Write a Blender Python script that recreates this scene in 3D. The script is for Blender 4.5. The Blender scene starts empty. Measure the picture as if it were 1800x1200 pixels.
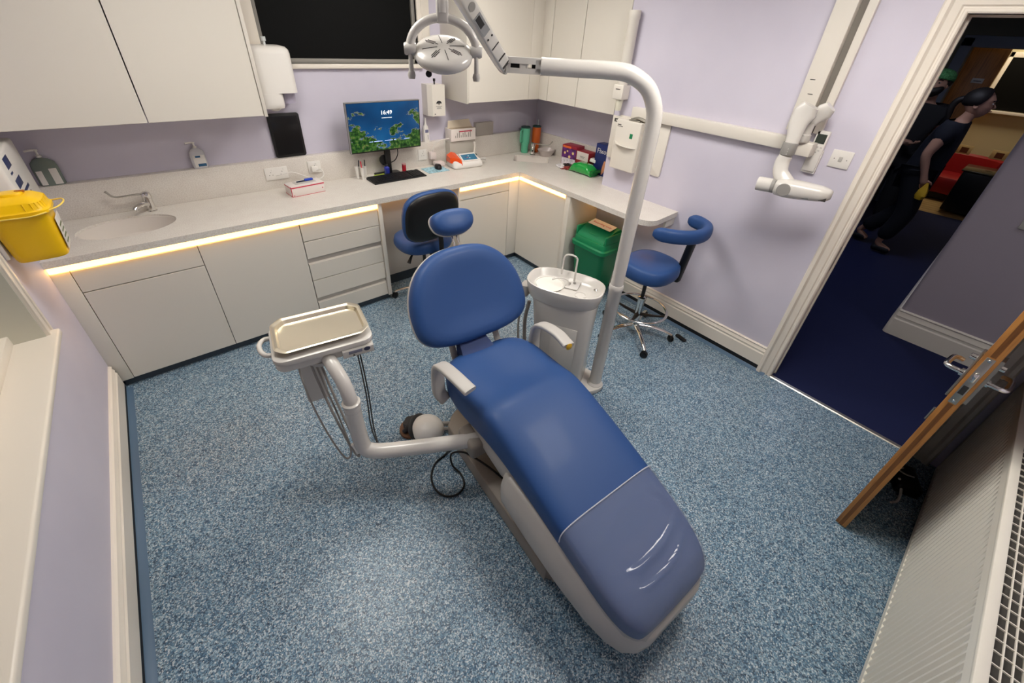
import bpy, bmesh, math, random
from mathutils import Matrix, Vector, Euler
random.seed(7)
PI = math.pi
SC = bpy.context.scene
COL = SC.collection
R_ = math.radians
WM = {}

# ---------------------------------------------------------------- colour and material
def C(h, a=1.0):
    v = [int(h[i:i+2], 16)/255 for i in (0, 2, 4)]
    return tuple(c/12.92 if c <= .04045 else ((c+.055)/1.055)**2.4 for c in v) + (a,)
MATS = {}
def mat(name, col, rough=.5, metal=0, coat=0, emit=None, es=0, alpha=1, trans=0, ior=1.45, bump=0, bscale=200, var=0, spec=.5):
    if name in MATS: return MATS[name]
    m = bpy.data.materials.new(name); m.use_nodes = True
    nt = m.node_tree; b = nt.nodes['Principled BSDF']
    c = C(col) if isinstance(col, str) else col
    b.inputs['Base Color'].default_value = c
    b.inputs['Roughness'].default_value = rough
    b.inputs['Metallic'].default_value = metal
    b.inputs['Coat Weight'].default_value = coat
    b.inputs['Coat Roughness'].default_value = .1
    b.inputs['Alpha'].default_value = alpha
    b.inputs['Transmission Weight'].default_value = trans
    b.inputs['IOR'].default_value = ior
    b.inputs['Specular IOR Level'].default_value = spec
    if emit:
        b.inputs['Emission Color'].default_value = C(emit); b.inputs['Emission Strength'].default_value = es
    tc = nt.nodes.new('ShaderNodeTexCoord')
    n = nt.nodes.new('ShaderNodeTexNoise'); n.inputs['Scale'].default_value = bscale; n.inputs['Detail'].default_value = 3
    nt.links.new(tc.outputs['Object'], n.inputs['Vector'])
    if bump:
        bp = nt.nodes.new('ShaderNodeBump'); bp.inputs['Strength'].default_value = bump; bp.inputs['Distance'].default_value = .002
        nt.links.new(n.outputs['Fac'], bp.inputs['Height']); nt.links.new(bp.outputs['Normal'], b.inputs['Normal'])
    if var:
        r = nt.nodes.new('ShaderNodeValToRGB')
        r.color_ramp.elements[0].color = tuple(x*(1-var) for x in c[:3])+(1,)
        r.color_ramp.elements[1].color = tuple(min(1, x*(1+var)) for x in c[:3])+(1,)
        r.color_ramp.elements[0].position = .35; r.color_ramp.elements[1].position = .65
        nt.links.new(n.outputs['Fac'], r.inputs['Fac']); nt.links.new(r.outputs['Color'], b.inputs['Base Color'])
    MATS[name] = m
    return m
def ramp(nt, fac, stops, interp='LINEAR'):
    r = nt.nodes.new('ShaderNodeValToRGB'); r.color_ramp.interpolation = interp
    els = r.color_ramp.elements
    while len(els) < len(stops): els.new(.5)
    for e, (p, c) in zip(els, stops): e.position = p; e.color = C(c) if isinstance(c, str) else c
    nt.links.new(fac, r.inputs['Fac']); return r.outputs['Color']
def shader(name):
    m = bpy.data.materials.new(name); m.use_nodes = True; MATS[name] = m
    nt = m.node_tree; tc = nt.nodes.new('ShaderNodeTexCoord')
    return m, nt, nt.nodes['Principled BSDF'], tc.outputs['Object']
def tex(nt, kind, vec, **kw):
    n = nt.nodes.new('ShaderNodeTex'+kind)
    for k, v in kw.items():
        if k in n.inputs.keys(): n.inputs[k].default_value = v
        else: setattr(n, k, v)
    nt.links.new(vec, n.inputs['Vector']); return n
def mix(nt, fac, a, b, blend='MIX'):
    n = nt.nodes.new('ShaderNodeMix'); n.data_type = 'RGBA'; n.blend_type = blend
    for s, v in ((n.inputs[0], fac), (n.inputs[6], a), (n.inputs[7], b)):
        if isinstance(v, (int, float)): s.default_value = v
        elif isinstance(v, str): s.default_value = C(v)
        elif isinstance(v, tuple): s.default_value = v
        else: nt.links.new(v, s)
    return n.outputs[2]
def bumpn(nt, b, h, s=.3, d=.002):
    bp = nt.nodes.new('ShaderNodeBump'); bp.inputs['Strength'].default_value = s; bp.inputs['Distance'].default_value = d
    nt.links.new(h, bp.inputs['Height']); nt.links.new(bp.outputs['Normal'], b.inputs['Normal'])

# ---------------------------------------------------------------- mesh building
def nb(): return bmesh.new()
def box(bm, x0, x1, y0, y1, z0, z1, bev=0, seg=2, M=None):
    r = bmesh.ops.create_cube(bm, size=1)
    vs = r['verts']
    for v in vs:
        v.co = Vector(((x0+x1)/2+v.co.x*(x1-x0), (y0+y1)/2+v.co.y*(y1-y0), (z0+z1)/2+v.co.z*(z1-z0)))
    if M: 
        for v in vs: v.co = M @ v.co
    if bev:
        es = set(e for v in vs for e in v.link_edges)
        bmesh.ops.bevel(bm, geom=list(es), offset=bev, segments=seg, profile=.5, affect='EDGES', clamp_overlap=True)
def loft(bm, rings, cap=True, close=True, M=None):
    vr = []
    for r in rings:
        vr.append([bm.verts.new(M @ Vector(p) if M else Vector(p)) for p in r])
    n = len(vr[0])
    for a, b in zip(vr, vr[1:]):
        for i in range(n if close else n-1):
            j = (i+1) % n
            try: bm.faces.new((a[i], a[j], b[j], b[i]))
            except ValueError: pass
    if cap:
        try: bm.faces.new(list(reversed(vr[0])))
        except ValueError: pass
        try: bm.faces.new(vr[-1])
        except ValueError: pass
    return vr
def cr(pts, n=6):
    P = [Vector(p) for p in pts]
    if len(P) < 3: return P
    out = []
    for i in range(len(P)-1):
        p0 = P[i-1] if i else P[0]*2-P[1]
        p1, p2 = P[i], P[i+1]
        p3 = P[i+2] if i+2 < len(P) else P[-1]*2-P[-2]
        for k in range(n):
            t = k/n
            out.append(.5*((2*p1)+(p2-p0)*t+(2*p0-5*p1+4*p2-p3)*t*t+(3*p1-p0-3*p2+p3)*t**3))
    out.append(P[-1]); return out
def tube(bm, pts, r, n=12, sm=6, cap=True, flat=1.0, M=None):
    P = cr(pts, sm) if sm else [Vector(p) for p in pts]
    if M: P = [M @ p for p in P]
    N = len(P); rr = r if isinstance(r, (list, tuple)) else [r, r]
    rings = []; up = None
    for i, p in enumerate(P):
        t = (P[min(i+1, N-1)]-P[max(i-1, 0)]).normalized()
        if up is None:
            up = Vector((0, 0, 1)) if abs(t.z) < .9 else Vector((1, 0, 0))
        s = t.cross(up)
        if s.length < 1e-5: s = t.orthogonal()
        s.normalize(); up = s.cross(t).normalized()
        f = i/(N-1)*(len(rr)-1); k = min(int(f), len(rr)-2); rad = rr[k]+(rr[k+1]-rr[k])*(f-k)
        rings.append([p+s*math.cos(2*PI*a/n)*rad+up*math.sin(2*PI*a/n)*rad*flat for a in range(n)])
    loft(bm, rings, cap)
def lathe(bm, prof, n=24, c=(0, 0, 0), M=None, sx=1, sy=1):
    T = Matrix.Translation(c)
    if M: T = T @ M
    rings = [[(max(r, 1e-4)*math.cos(2*PI*a/n)*sx, max(r, 1e-4)*math.sin(2*PI*a/n)*sy, z) for a in range(n)] for r, z in prof]
    loft(bm, rings, True, M=T)
def rrect(w, d, r, n=5, cx=0, cy=0):
    out = []
    for (sx, sy, a0) in ((1, 1, 0), (-1, 1, 90), (-1, -1, 180), (1, -1, 270)):
        for k in range(n+1):
            a = R_(a0+90*k/n)
            out.append((cx+sx*(w/2-r)+r*math.cos(a), cy+sy*(d/2-r)+r*math.sin(a)))
    return out
def prism(bm, pts, z0, z1, bev=0, M=None):
    rings = []
    if bev:
        c = Vector((sum(p[0] for p in pts)/len(pts), sum(p[1] for p in pts)/len(pts)))
        def ins(d): 
            o = []
            for p in pts:
                v = Vector(p)-c; L = v.length or 1
                o.append(c+v*(1-d/L))
            return o
        for d, z in ((bev, z0), (bev*.3, z0+bev*.3), (0, z0+bev), (0, z1-bev), (bev*.3, z1-bev*.3), (bev, z1)):
            rings.append([(p[0], p[1], z) for p in ins(d)])
    else:
        rings = [[(p[0], p[1], z0) for p in pts], [(p[0], p[1], z1) for p in pts]]
    loft(bm, rings, True, M=M)
def selli(w, h, n=28, e=3.0):
    out = []
    for i in range(n):
        a = 2*PI*i/n; ca, sa = math.cos(a), math.sin(a)
        out.append((w*math.copysign(abs(ca)**(2/e), ca), h*math.copysign(abs(sa)**(2/e), sa)))
    return out
def pillow(bm, outline, prof, M=None, c=None):
    """outline 2-D; prof = list of (scale, depth): closed solid"""
    if c is None: c = (sum(p[0] for p in outline)/len(outline), sum(p[1] for p in outline)/len(outline))
    rings = [[(c[0]+(p[0]-c[0])*s, c[1]+(p[1]-c[1])*s, d) for p in outline] for s, d in prof]
    loft(bm, rings, True, M=M)
def smooth_outline(pts, n=5):
    P = [Vector((p[0], p[1], 0)) for p in pts]; N = len(P); out = []
    for i in range(N):
        p0, p1, p2, p3 = P[i-1], P[i], P[(i+1) % N], P[(i+2) % N]
        for k in range(n):
            t = k/n
            q = .5*((2*p1)+(p2-p0)*t+(2*p0-5*p1+4*p2-p3)*t*t+(3*p1-p0-3*p2+p3)*t**3)
            out.append((q.x, q.y))
    return out
def frame(o, x, y):
    """matrix with origin o, local x axis x, local y axis y"""
    x = Vector(x).normalized(); y = Vector(y); y = (y-x*y.dot(x)).normalized(); z = x.cross(y)
    M = Matrix((x, y, z)).transposed().to_4x4(); M.translation = Vector(o); return M

def link(o, parent=None):
    COL.objects.link(o)
    if parent is not None: o.parent = parent
    return o
def obj(name, bm, m, parent=None, world=False, smooth=True, ang=35, loc=None):
    bmesh.ops.recalc_face_normals(bm, faces=bm.faces[:])
    if world and parent is not None: bm.transform(WM[parent.name].inverted())
    if loc is not None: bm.transform(Matrix.Translation(loc).inverted())
    me = bpy.data.meshes.new(name); bm.to_mesh(me); bm.free()
    for mm in (m if isinstance(m, (list, tuple)) else [m]): me.materials.append(mm)
    if smooth:
        me.polygons.foreach_set('use_smooth', [True]*len(me.polygons))
        me.set_sharp_from_angle(angle=R_(ang))
    o = bpy.data.objects.new(name, me); link(o, parent)
    if loc is not None: o.location = loc; WM[o.name] = Matrix.Translation(loc)
    else: WM[o.name] = WM[parent.name] if parent is not None else Matrix()
    return o
def tag(o, label=None, cat=None, group=None, kind=None):
    if label: o['label'] = label
    if cat: o['category'] = cat
    if group: o['group'] = group
    if kind: o['kind'] = kind
    return o
def thing(name, label, cat, loc=(0, 0, 0), rz=0, group=None, M=None):
    o = bpy.data.objects.new(name, None); link(o); o.empty_display_size = .1
    W = M if M is not None else Matrix.Translation(loc) @ Matrix.Rotation(rz, 4, 'Z')
    o.matrix_world = W; WM[o.name] = W
    return tag(o, label, cat, group)
def solo(name, bm, m, label, cat, loc=(0, 0, 0), group=None, **k):
    return tag(obj(name, bm, m, loc=loc, **k), label, cat, group)
def struct(name, bm, m, parent=None, **k):
    o = obj(name, bm, m, parent, **k)
    if parent is None: o['kind'] = 'structure'
    return o
def text(s, size, M, m, parent, name='lettering', ext=.0004, align='CENTER', sx=1):
    cu = bpy.data.curves.new(name, 'FONT'); cu.body = s; cu.size = size; cu.extrude = ext
    cu.align_x = align; cu.align_y = 'CENTER'; cu.resolution_u = 2
    tmp = bpy.data.objects.new(name, cu); COL.objects.link(tmp)
    me = bpy.data.meshes.new_from_object(tmp.evaluated_get(bpy.context.evaluated_depsgraph_get()))
    bpy.data.objects.remove(tmp); me.materials.clear(); me.materials.append(m)
    o = bpy.data.objects.new(name, me); link(o, parent)
    W = M @ Matrix.Diagonal((sx, 1, 1, 1))
    o.matrix_local = WM[parent.name].inverted() @ W
    return o
def dupl(o, parent=None):
    c = o.copy(); COL.objects.link(c); c.parent = parent
    for ch in list(o.children): dupl(ch, c)
    return c

# ---------------------------------------------------------------- materials
M_cab = mat('cabinet_white', 'd9d3c8', .38, bump=.03, bscale=60)
M_cabin = mat('cabinet_carcass', 'd2ccc4', .5)
M_paint = mat('white_gloss_paint', 'e9e1d5', .32, bump=.05, bscale=30)
M_white = mat('white_plastic', 'e4e0da', .3)
M_whitew = mat('warm_white_plastic', 'ddd7cd', .35)
M_enamel = mat('white_enamel', 'cfcbc5', .25, coat=.3)
M_lgrey = mat('light_grey_plastic', 'b9b5b0', .4, bump=.04, bscale=500)
M_grey = mat('grey_plastic', '8f8c88', .4)
M_taupe = mat('taupe_plastic', '8d857c', .45, bump=.05, bscale=400)
M_dark = mat('dark_rubber', '2b2b2c', .55)
M_black = mat('black_plastic', '0d0c0d', .4)
M_gap = mat('shadow_gap', '3a3633', .8)
M_chrome = mat('chrome', 'e2e0dc', .12, 1)
M_steel = mat('brushed_steel', 'efe6d2', .33, 1, bump=.08, bscale=90)
M_alu = mat('aluminium', 'b5b1a8', .35, 1)
M_blue = mat('blue_leatherette', '27497f', .5, bump=.12, bscale=700, coat=.03, spec=.4)
M_blued = mat('dark_blue_leatherette', '1b3468', .6, bump=.12, bscale=700)
M_hose = mat('grey_hose', '9c9893', .45)
M_tile = mat('plinth_vinyl', '3d4750', .5)
M_green = mat('green_plastic', '0f7a4c', .38)
M_yellow = mat('yellow_plastic', 'f2c109', .32)
M_oak = None

def make_floor():
    m, nt, b, v = shader('speckled_blue_vinyl')
    vo = tex(nt, 'Voronoi', v, Scale=235.0)
    n1 = tex(nt, 'Noise', v, Scale=9.0, Detail=2.0)
    sep = nt.nodes.new('ShaderNodeSeparateColor'); nt.links.new(vo.outputs['Color'], sep.inputs[0])
    col = ramp(nt, sep.outputs[0], [(0, '091728'), (.22, '19344e'), (.38, '38607f'), (.56, '628aa3'), (.74, '93aebe'), (.9, 'ccd7db'), (1, 'e8ebe9')])
    vo2 = tex(nt, 'Voronoi', v, Scale=95.0)
    sep2 = nt.nodes.new('ShaderNodeSeparateColor'); nt.links.new(vo2.outputs['Color'], sep2.inputs[0])
    c2 = ramp(nt, sep2.outputs[1], [(0, '193350'), (.5, '5f829e'), (1, 'b0c1cc')])
    cc = mix(nt, .26, col, c2)
    cc = mix(nt, .12, cc, ramp(nt, n1.outputs['Fac'], [(.3, '57788f'), (.7, '93a5b0')]))
    nt.links.new(cc, b.inputs['Base Color'])
    b.inputs['Roughness'].default_value = .34; b.inputs['Specular IOR Level'].default_value = .45
    n2 = tex(nt, 'Noise', v, Scale=160.0, Detail=2.0); bumpn(nt, b, n2.outputs['Fac'], .35, .0012)
    return m
M_floor = make_floor()
def make_wall():
    m, nt, b, v = shader('lilac_emulsion')
    n = tex(nt, 'Noise', v, Scale=3.0, Detail=2.0)
    nt.links.new(ramp(nt, n.outputs['Fac'], [(.3, 'c9c4d3'), (.7, 'cfcad8')]), b.inputs['Base Color'])
    b.inputs['Roughness'].default_value = .62
    n2 = tex(nt, 'Noise', v, Scale=220.0, Detail=2.0); bumpn(nt, b, n2.outputs['Fac'], .12, .001)
    return m
M_wall = make_wall()
def make_top():
    m, nt, b, v = shader('speckled_worktop')
    n = tex(nt, 'Noise', v, Scale=160.0, Detail=3.0)
    n2 = tex(nt, 'Noise', v, Scale=12.0, Detail=3.0)
    c = ramp(nt, n.outputs['Fac'], [(.35, 'cbc3ba'), (.5, 'd9d3cb'), (.66, 'e3ded6')])
    nt.links.new(mix(nt, .25, c, ramp(nt, n2.outputs['Fac'], [(.35, 'd0c6bd'), (.65, 'dfdad1')])), b.inputs['Base Color'])
    b.inputs['Roughness'].default_value = .3
    return m
M_top = make_top()
def make_oak(name='oak_veneer', a='7d5631', bcol='9f7546', ax=2):
    m, nt, b, v = shader(name)
    mp = nt.nodes.new('ShaderNodeMapping'); nt.links.new(v, mp.inputs[0])
    s = [14, 14, 14]; s[ax] = 1.2; mp.inputs['Scale'].default_value = s
    w = tex(nt, 'Noise', mp.outputs[0], Scale=2.5, Detail=6.0, Distortion=.6)
    nt.links.new(ramp(nt, w.outputs['Fac'], [(.3, a), (.55, bcol), (.75, a)]), b.inputs['Base Color'])
    b.inputs['Roughness'].default_value = .42
    return m
M_oak = make_oak()
M_oakc = make_oak('oak_core', '5b3716', '7a4d22')
# ---------------------------------------------------------------- the room
XL, XR, YB, YN, ZC, XA, YA = -.64, 2.92, 3.49, -.62, 2.62, 3.28, 2.2
ZT = .907
def quadbox(name, m, *b, kind=True, **k):
    bm = nb(); box(bm, *b); return struct(name, bm, m, smooth=False, **k)
quadbox('floor', M_floor, XL-.05, XR+.012, YN-.05, YB, -.05, 0)
bm = nb(); box(bm, XR+.012, XA+.02, YA-.05, YB, -.05, 0); struct('floor', bm, M_floor, smooth=False)
M_ceil = mat('ceiling_paint', 'ece8e2', .7)
quadbox('ceiling', M_ceil, XL-.2, 10.6, -2.1, YB+.1, ZC, ZC+.08)
# back wall with the window opening
WX0, WX1, WZ0, WZ1 = .735, 1.895, 1.73, 2.42
bm = nb()
for b in ((XL-.2, WX0, YB, YB+.14, 0, ZC), (WX1, XA+.2, YB, YB+.14, 0, ZC), (WX0, WX1, YB, YB+.14, 0, WZ0), (WX0, WX1, YB, YB+.14, WZ1, ZC)): box(bm, *b)
struct('wall_back', bm, M_wall, smooth=False)
# left wall with the deep window recess
RY0, RY1, RZ0, RZ1 = -.3, 2.335, .775, 2.3
bm = nb()
for b in ((XL-.16, XL, RY1, YB, 0, ZC), (XL-.16, XL, YN-.1, RY0, 0, ZC), (XL-.16, XL, RY0, RY1, 0, RZ0-.03), (XL-.16, XL, RY0, RY1, RZ1, ZC)): box(bm, *b)
struct('wall_left', bm, M_wall, smooth=False)
# right wall with door opening, and its return into the alcove
DY0, DY1, DZ = -.385, .415, 2.165
bm = nb()
for b in ((XR, XR+.13, DY1, YA, 0, ZC), (XR, XR+.13, YN-.1, DY0, 0, ZC), (XR, XR+.13, DY0, DY1, DZ, ZC), (XR+.13, XA+.13, YA-.13, YA, 0, ZC)): box(bm, *b)
struct('wall_right', bm, M_wall, smooth=False)
quadbox('wall_alcove', M_wall, XA, XA+.13, YA, YB, 0, ZC)
quadbox('wall_near', M_wall, XL-.16, XR+.13, YN-.12, YN, 0, ZC)

# baseboards: stepped profile swept along a wall
def skirting(name, p0, p1, nrm, m=M_paint, z0=.045, h=.155, t=.022):
    prof = [(0, 0), (t, 0), (t, .095), (t-.006, .102), (t-.006, .112), (t-.002, .118), (t-.009, .13), (t-.012, .142), (t-.006, .149), (t-.014, h), (0, h)]
    k = h/.155
    P0, P1, N = Vector(p0), Vector(p1), Vector(nrm)
    bm = nb()
    rings = [[(P.x+N.x*a, P.y+N.y*a, z0+z*k if z < h else z0+h) for a, z in prof] for P in (P0, P1)]
    loft(bm, rings, True)
    return struct(name, bm, m, ang=20)
skirting('baseboard_left', (XL, YN), (XL, 2.86), (1, 0))
skirting('baseboard_right', (XR, .5), (XR, YA-.02), (-1, 0))
M_gasket = mat('black_sealant', '17181a', .6)
bm = nb(); box(bm, XL, XL+.019, YN, 2.87, .008, .046); box(bm, XR-.019, XR, .5, YA, .008, .046); struct('trim_1', bm, M_gasket, smooth=False)
M_cove = mat('plain_blue_vinyl', '56708a', .4)
bm = nb()
for x, s in ((XL, 1), (XR, -1)):
    y0, y1 = (YN, 2.87) if s == 1 else (.45, YA)
    loft(bm, [[(x+s*.017, y, .012), (x+s*.022, y, .012), (x+s*.034, y, .003), (x+s*.05, y, .0008), (x+s*.05, y, -.002), (x+s*.017, y, -.002)] for y in (y0, y1)])
struct('trim_2', bm, M_cove)

# door architrave, lining and threshold
def arch_prof(w):    # (distance from opening, projection)
    return [(0, 0), (0, .012), (.006, .017), (.014, .017), (.018, .013), (.024, .013), (.03, .02), (.06, .024), (.066, .03), (w-.03, .03), (w-.024, .036), (w-.008, .036), (w, .028), (w, 0)]
bm = nb(); W = .095
pr = arch_prof(W)
# left jamb (towards +y), head, right jamb, mitred
pts = [(DY1, 0), (DY1, DZ), (DY0, DZ), (DY0, 0)]
rings = []
for i, (y, z) in enumerate(pts):
    dy = 1 if i < 2 else -1; dz = 1 if i in (1, 2) else 0
    rings.append([(XR-p, y+dy*d, z+dz*d) for d, p in pr])
loft(bm, rings, True)
struct('trim_3', bm, M_paint, ang=18)
bm = nb()
box(bm, XR-.004, XR+.14, DY1-.001, DY1+.02, 0, DZ); box(bm, XR-.004, XR+.14, DY0-.02, DY0+.001, 0, DZ); box(bm, XR-.004, XR+.14, DY0-.02, DY1+.02, DZ, DZ+.02)
box(bm, XR+.055, XR+.075, DY1-.010, DY1-.001, 0, DZ-.01); box(bm, XR+.055, XR+.075, DY0+.001, DY0+.010, 0, DZ-.01); box(bm, XR+.055, XR+.075, DY0+.001, DY1-.001, DZ-.01, DZ)
struct('trim_4', bm, M_paint, smooth=False)
bm = nb(); loft(bm, [[(XR-.018, y, .001), (XR-.012, y, .006), (XR+.012, y, .006), (XR+.018, y, .001)] for y in (DY0, DY1)]); struct('trim_5', bm, M_alu)
# strike plate on the latch jamb
bm = nb(); box(bm, XR+.01, XR+.035, DY1-.003, DY1-.0005, .87, 1.03, .001)
box(bm, XR+.017, XR+.028, DY1-.0035, DY1-.002, .9, .93); solo('strike_plate', bm, M_alu, 'slim metal strike plate let into the white door lining', 'strike plate', loc=(XR+.02, DY1-.002, .95))

# ---- back window
w = struct('window_1', (lambda b: (box(b, WX0-.001, WX1+.001, YB+.04, YB+.06, WZ0-.001, WZ1+.001), b)[1])(nb()), mat('night_glass', '060707', .55, spec=.15), smooth=False)
bm = nb()
f = .028
for b in ((WX0, WX0+f, YB+.02, YB+.07, WZ0, WZ1), (WX1-f, WX1, YB+.02, YB+.07, WZ0, WZ1), (WX0, WX1, YB+.02, YB+.07, WZ0, WZ0+.03), (WX0, WX1, YB+.02, YB+.07, WZ1-f, WZ1)): box(bm, *b, bev=.003)
struct('window_frame', bm, mat('grey_window_frame', '8f8b84', .4), w)
bm = nb()
box(bm, WX0-.03, WX1+.03, YB-.035, YB+.03, WZ0-.03, WZ0, .004)
struct('window_sill', bm, M_paint, w)
bm = nb()
box(bm, WX0-.075, WX0, YB-.014, YB+.03, WZ0, WZ1+.075, .003); box(bm, WX1, WX1+.11, YB-.014, YB+.03, WZ0, WZ1+.075, .003); box(bm, WX0, WX1, YB-.014, YB+.03, WZ1, WZ1+.075, .003)
box(bm, WX1+.035, WX1+.05, YB-.02, YB, WZ0, WZ1+.075, .003)
struct('window_casing', bm, M_paint, w)

# ---- left window recess
w = struct('window_2', (lambda b: (box(b, XL-.15, XL-.14, RY0, RY1, RZ0+.12, RZ1), b)[1])(nb()), MATS['night_glass'], smooth=False)
bm = nb()
box(bm, XL-.155, XL-.095, RY0, RY1, RZ0, RZ0+.045, .004); box(bm, XL-.155, XL-.115, RY0, RY1, RZ0+.045, RZ0+.13, .004)
box(bm, XL-.155, XL-.115, RY1-.07, RY1, RZ0+.1, RZ1, .004); box(bm, XL-.155, XL-.115, RY0, RY1, RZ1-.07, RZ1, .004); box(bm, XL-.155, XL-.115, .98, 1.06, RZ0+.1, RZ1, .004)
struct('window_frame', bm, M_paint, w)
bm = nb(); box(bm, XL-.16, XL+.042, RY0-.06, 2.385, RZ0-.032, RZ0, .008, 3); struct('window_sill', bm, M_paint, w)
bm = nb(); box(bm, XL-.16, XL+.004, RY1-.004, RY1+.004, RZ0, RZ1); box(bm, XL-.16, XL+.004, RY0-.004, RY0+.004, RZ0, RZ1)
struct('window_reveal', bm, mat('satin_reveal_paint', 'c8c6b8', .3), w, smooth=False)
bm = nb()
box(bm, XL-.004, XL+.014, RY1, RY1+.062, RZ0-.03, RZ1+.06, .003); box(bm, XL+.01, XL+.02, RY1+.045, RY1+.062, RZ0-.03, RZ1+.06, .003); box(bm, XL+.01, XL+.018, RY1, RY1+.01, RZ0-.03, RZ1+.06, .003)
struct('window_casing', bm, M_paint, w)

# ---- ceiling lights (the room's own lamps)
LC = 'fffaf2'
M_lampp = mat('lamp_diffuser', 'ffffff', .5, emit=LC, es=14)
M_lamp2 = mat('lamp_diffuser_mid', 'ffffff', .5, emit=LC, es=16)
M_lamp3 = mat('lamp_diffuser_door', 'ffffff', .5, emit=LC, es=19)
def ceiling_light(x, y, label, sx=.6, sy=.6, m=None):
    t = thing('ceiling_light', label, 'ceiling light', (x, y, ZC-.03), group=None)
    bm = nb()
    for b in ((-sx/2-.02, sx/2+.02, -sy/2-.02, -sy/2), (-sx/2-.02, sx/2+.02, sy/2, sy/2+.02), (-sx/2-.02, -sx/2, -sy/2, sy/2), (sx/2, sx/2+.02, -sy/2, sy/2)): box(bm, *b, 0, .03, .002)
    obj('frame', bm, M_alu, t)
    bm = nb(); box(bm, -sx/2, sx/2, -sy/2, sy/2, .008, .02); obj('diffuser', bm, m or M_lampp, t)
ceiling_light(.3, 1.95, 'square ceiling panel lamp above the tray side of the chair')
ceiling_light(1.75, 2.25, 'square ceiling panel lamp above the white spittoon unit', m=M_lamp2)
ceiling_light(1.8, .5, 'square ceiling panel lamp between the chair foot and the door', m=M_lamp3)

# ---------------------------------------------------------------- corridor and the room beyond
M_carpet = mat('navy_carpet', '081440', .95, bump=.5, bscale=600, var=.25)
bm = nb(); box(bm, XR+.012, 8.8, -2.0, 1.95, -.05, -.001); struct('floor', bm, M_carpet, smooth=False)
def make_wood():
    m, nt, b, v = shader('wood_plank_floor')
    w = tex(nt, 'Wave', v, Scale=2.2, Distortion=.4); w.bands_direction = 'X'
    n = tex(nt, 'Noise', v, Scale=5.0)
    nt.links.new(mix(nt, .4, ramp(nt, w.outputs['Fac'], [(.0, '6f5a38'), (.1, 'a98f60'), (.9, 'b59b6c')]), ramp(nt, n.outputs['Fac'], [(.3, '8b7248'), (.7, 'c0a678')])), b.inputs['Base Color'])
    b.inputs['Roughness'].default_value = .4; return m
bm = nb(); box(bm, 8.8, 10.5, -1.2, 2.6, -.05, 0); struct('floor', bm, make_wood(), smooth=False)
M_corr = mat('corridor_lilac', 'a9a0aa', .6)
M_corr2 = mat('corridor_grey_blue', '7f8896', .55)
# partition block with rounded corner
bm = nb()
pts = [(4.35+.03*(1-math.sin(R_(a))), .04-.03*(1-math.cos(R_(a)))) for a in range(90, -1, -15)]
pts = pts+[(8.8, .04), (8.8, -2.0), (4.35, -2.0)]
prism(bm, pts, 0, ZC); struct('wall_partition', bm, M_corr)
for nm, a, b_, nn in (('baseboard_partition', (4.35, -.56), (4.35, .04), (-1, 0)), ('baseboard_corridor', (4.35, .04), (8.78, .04), (0, 1))):
    skirting(nm, a, b_, nn, z0=0, h=.235, t=.024)
bm = nb(); lathe(bm, [(.024, 0), (.024, .144), (.018, .155), (.018, .17), (.02, .18), (.012, .21), (.008, .235)], 20, c=(4.352, .038, 0)); struct('trim_6', bm, M_paint)
bm = nb(); box(bm, 4.318, 4.36, -.68, -.555, 0, 2.2, .006); struct('trim_7', bm, M_paint)
quadbox('wall_corridor', M_corr2, 3.05, 8.8, 1.8, 1.9, 0, ZC)
quadbox('wall_corridor_end', M_corr2, 3.05, 4.35, -2.1, -2.0, 0, ZC)
# end wall with an opening
bm = nb()
for b in ((8.72, 8.86, 1.12, 1.8, 0, ZC), (8.72, 8.86, .04, 1.12, 2.16, ZC)): box(bm, *b)
struct('wall_corridor_far', bm, mat('dull_olive_paint', '6c6a58', .6), smooth=False)
bm = nb(); box(bm, 8.68, 8.9, 1.02, 1.14, 0, 2.24, .01); box(bm, 8.68, 8.9, .0, 1.14, 2.13, 2.26, .01); struct('trim_8', bm, M_corr2)
M_cream = mat('cream_paint', 'c6bd98', .6)
bm = nb()
for b in ((10.4, 10.5, -1.2, 2.6, 0, ZC), (8.86, 10.4, 2.5, 2.6, 0, ZC), (8.86, 10.4, -1.3, -1.2, 0, ZC)): box(bm, *b)
struct('wall_far_room', bm, M_cream, smooth=False)
w = struct('window_3', (lambda b: (box(b, 10.37, 10.4, -.3, .72, 1.35, 2.05), b)[1])(nb()), MATS['night_glass'], smooth=False)
bm = nb(); box(bm, 10.28, 10.4, -.35, .75, 1.3, 1.34, .005); struct('window_sill', bm, M_paint, w)
bm = nb(); box(bm, 10.36, 10.4, .7, .75, 1.34, 2.12, .005); box(bm, 10.36, 10.4, -.35, .75, 2.05, 2.12, .005); struct('window_frame', bm, M_paint, w)
# oak door standing inside the far opening
d = struct('door_2', (lambda b: (box(b, 9.0, 9.045, .66, 1.06, .01, 2.25, .002), b)[1])(nb()), make_oak('far_door_oak', '9a5f26', 'c5843c'))
bm = nb(); box(bm, 8.992, 9.0, .75, .87, 1.72, 1.78, .002); struct('door_sign', bm, M_white, d)
bm = nb(); box(bm, 8.9905, 8.992, .77, .85, 1.742, 1.75); obj('sign_mark', bm, M_dark, d)
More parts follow.
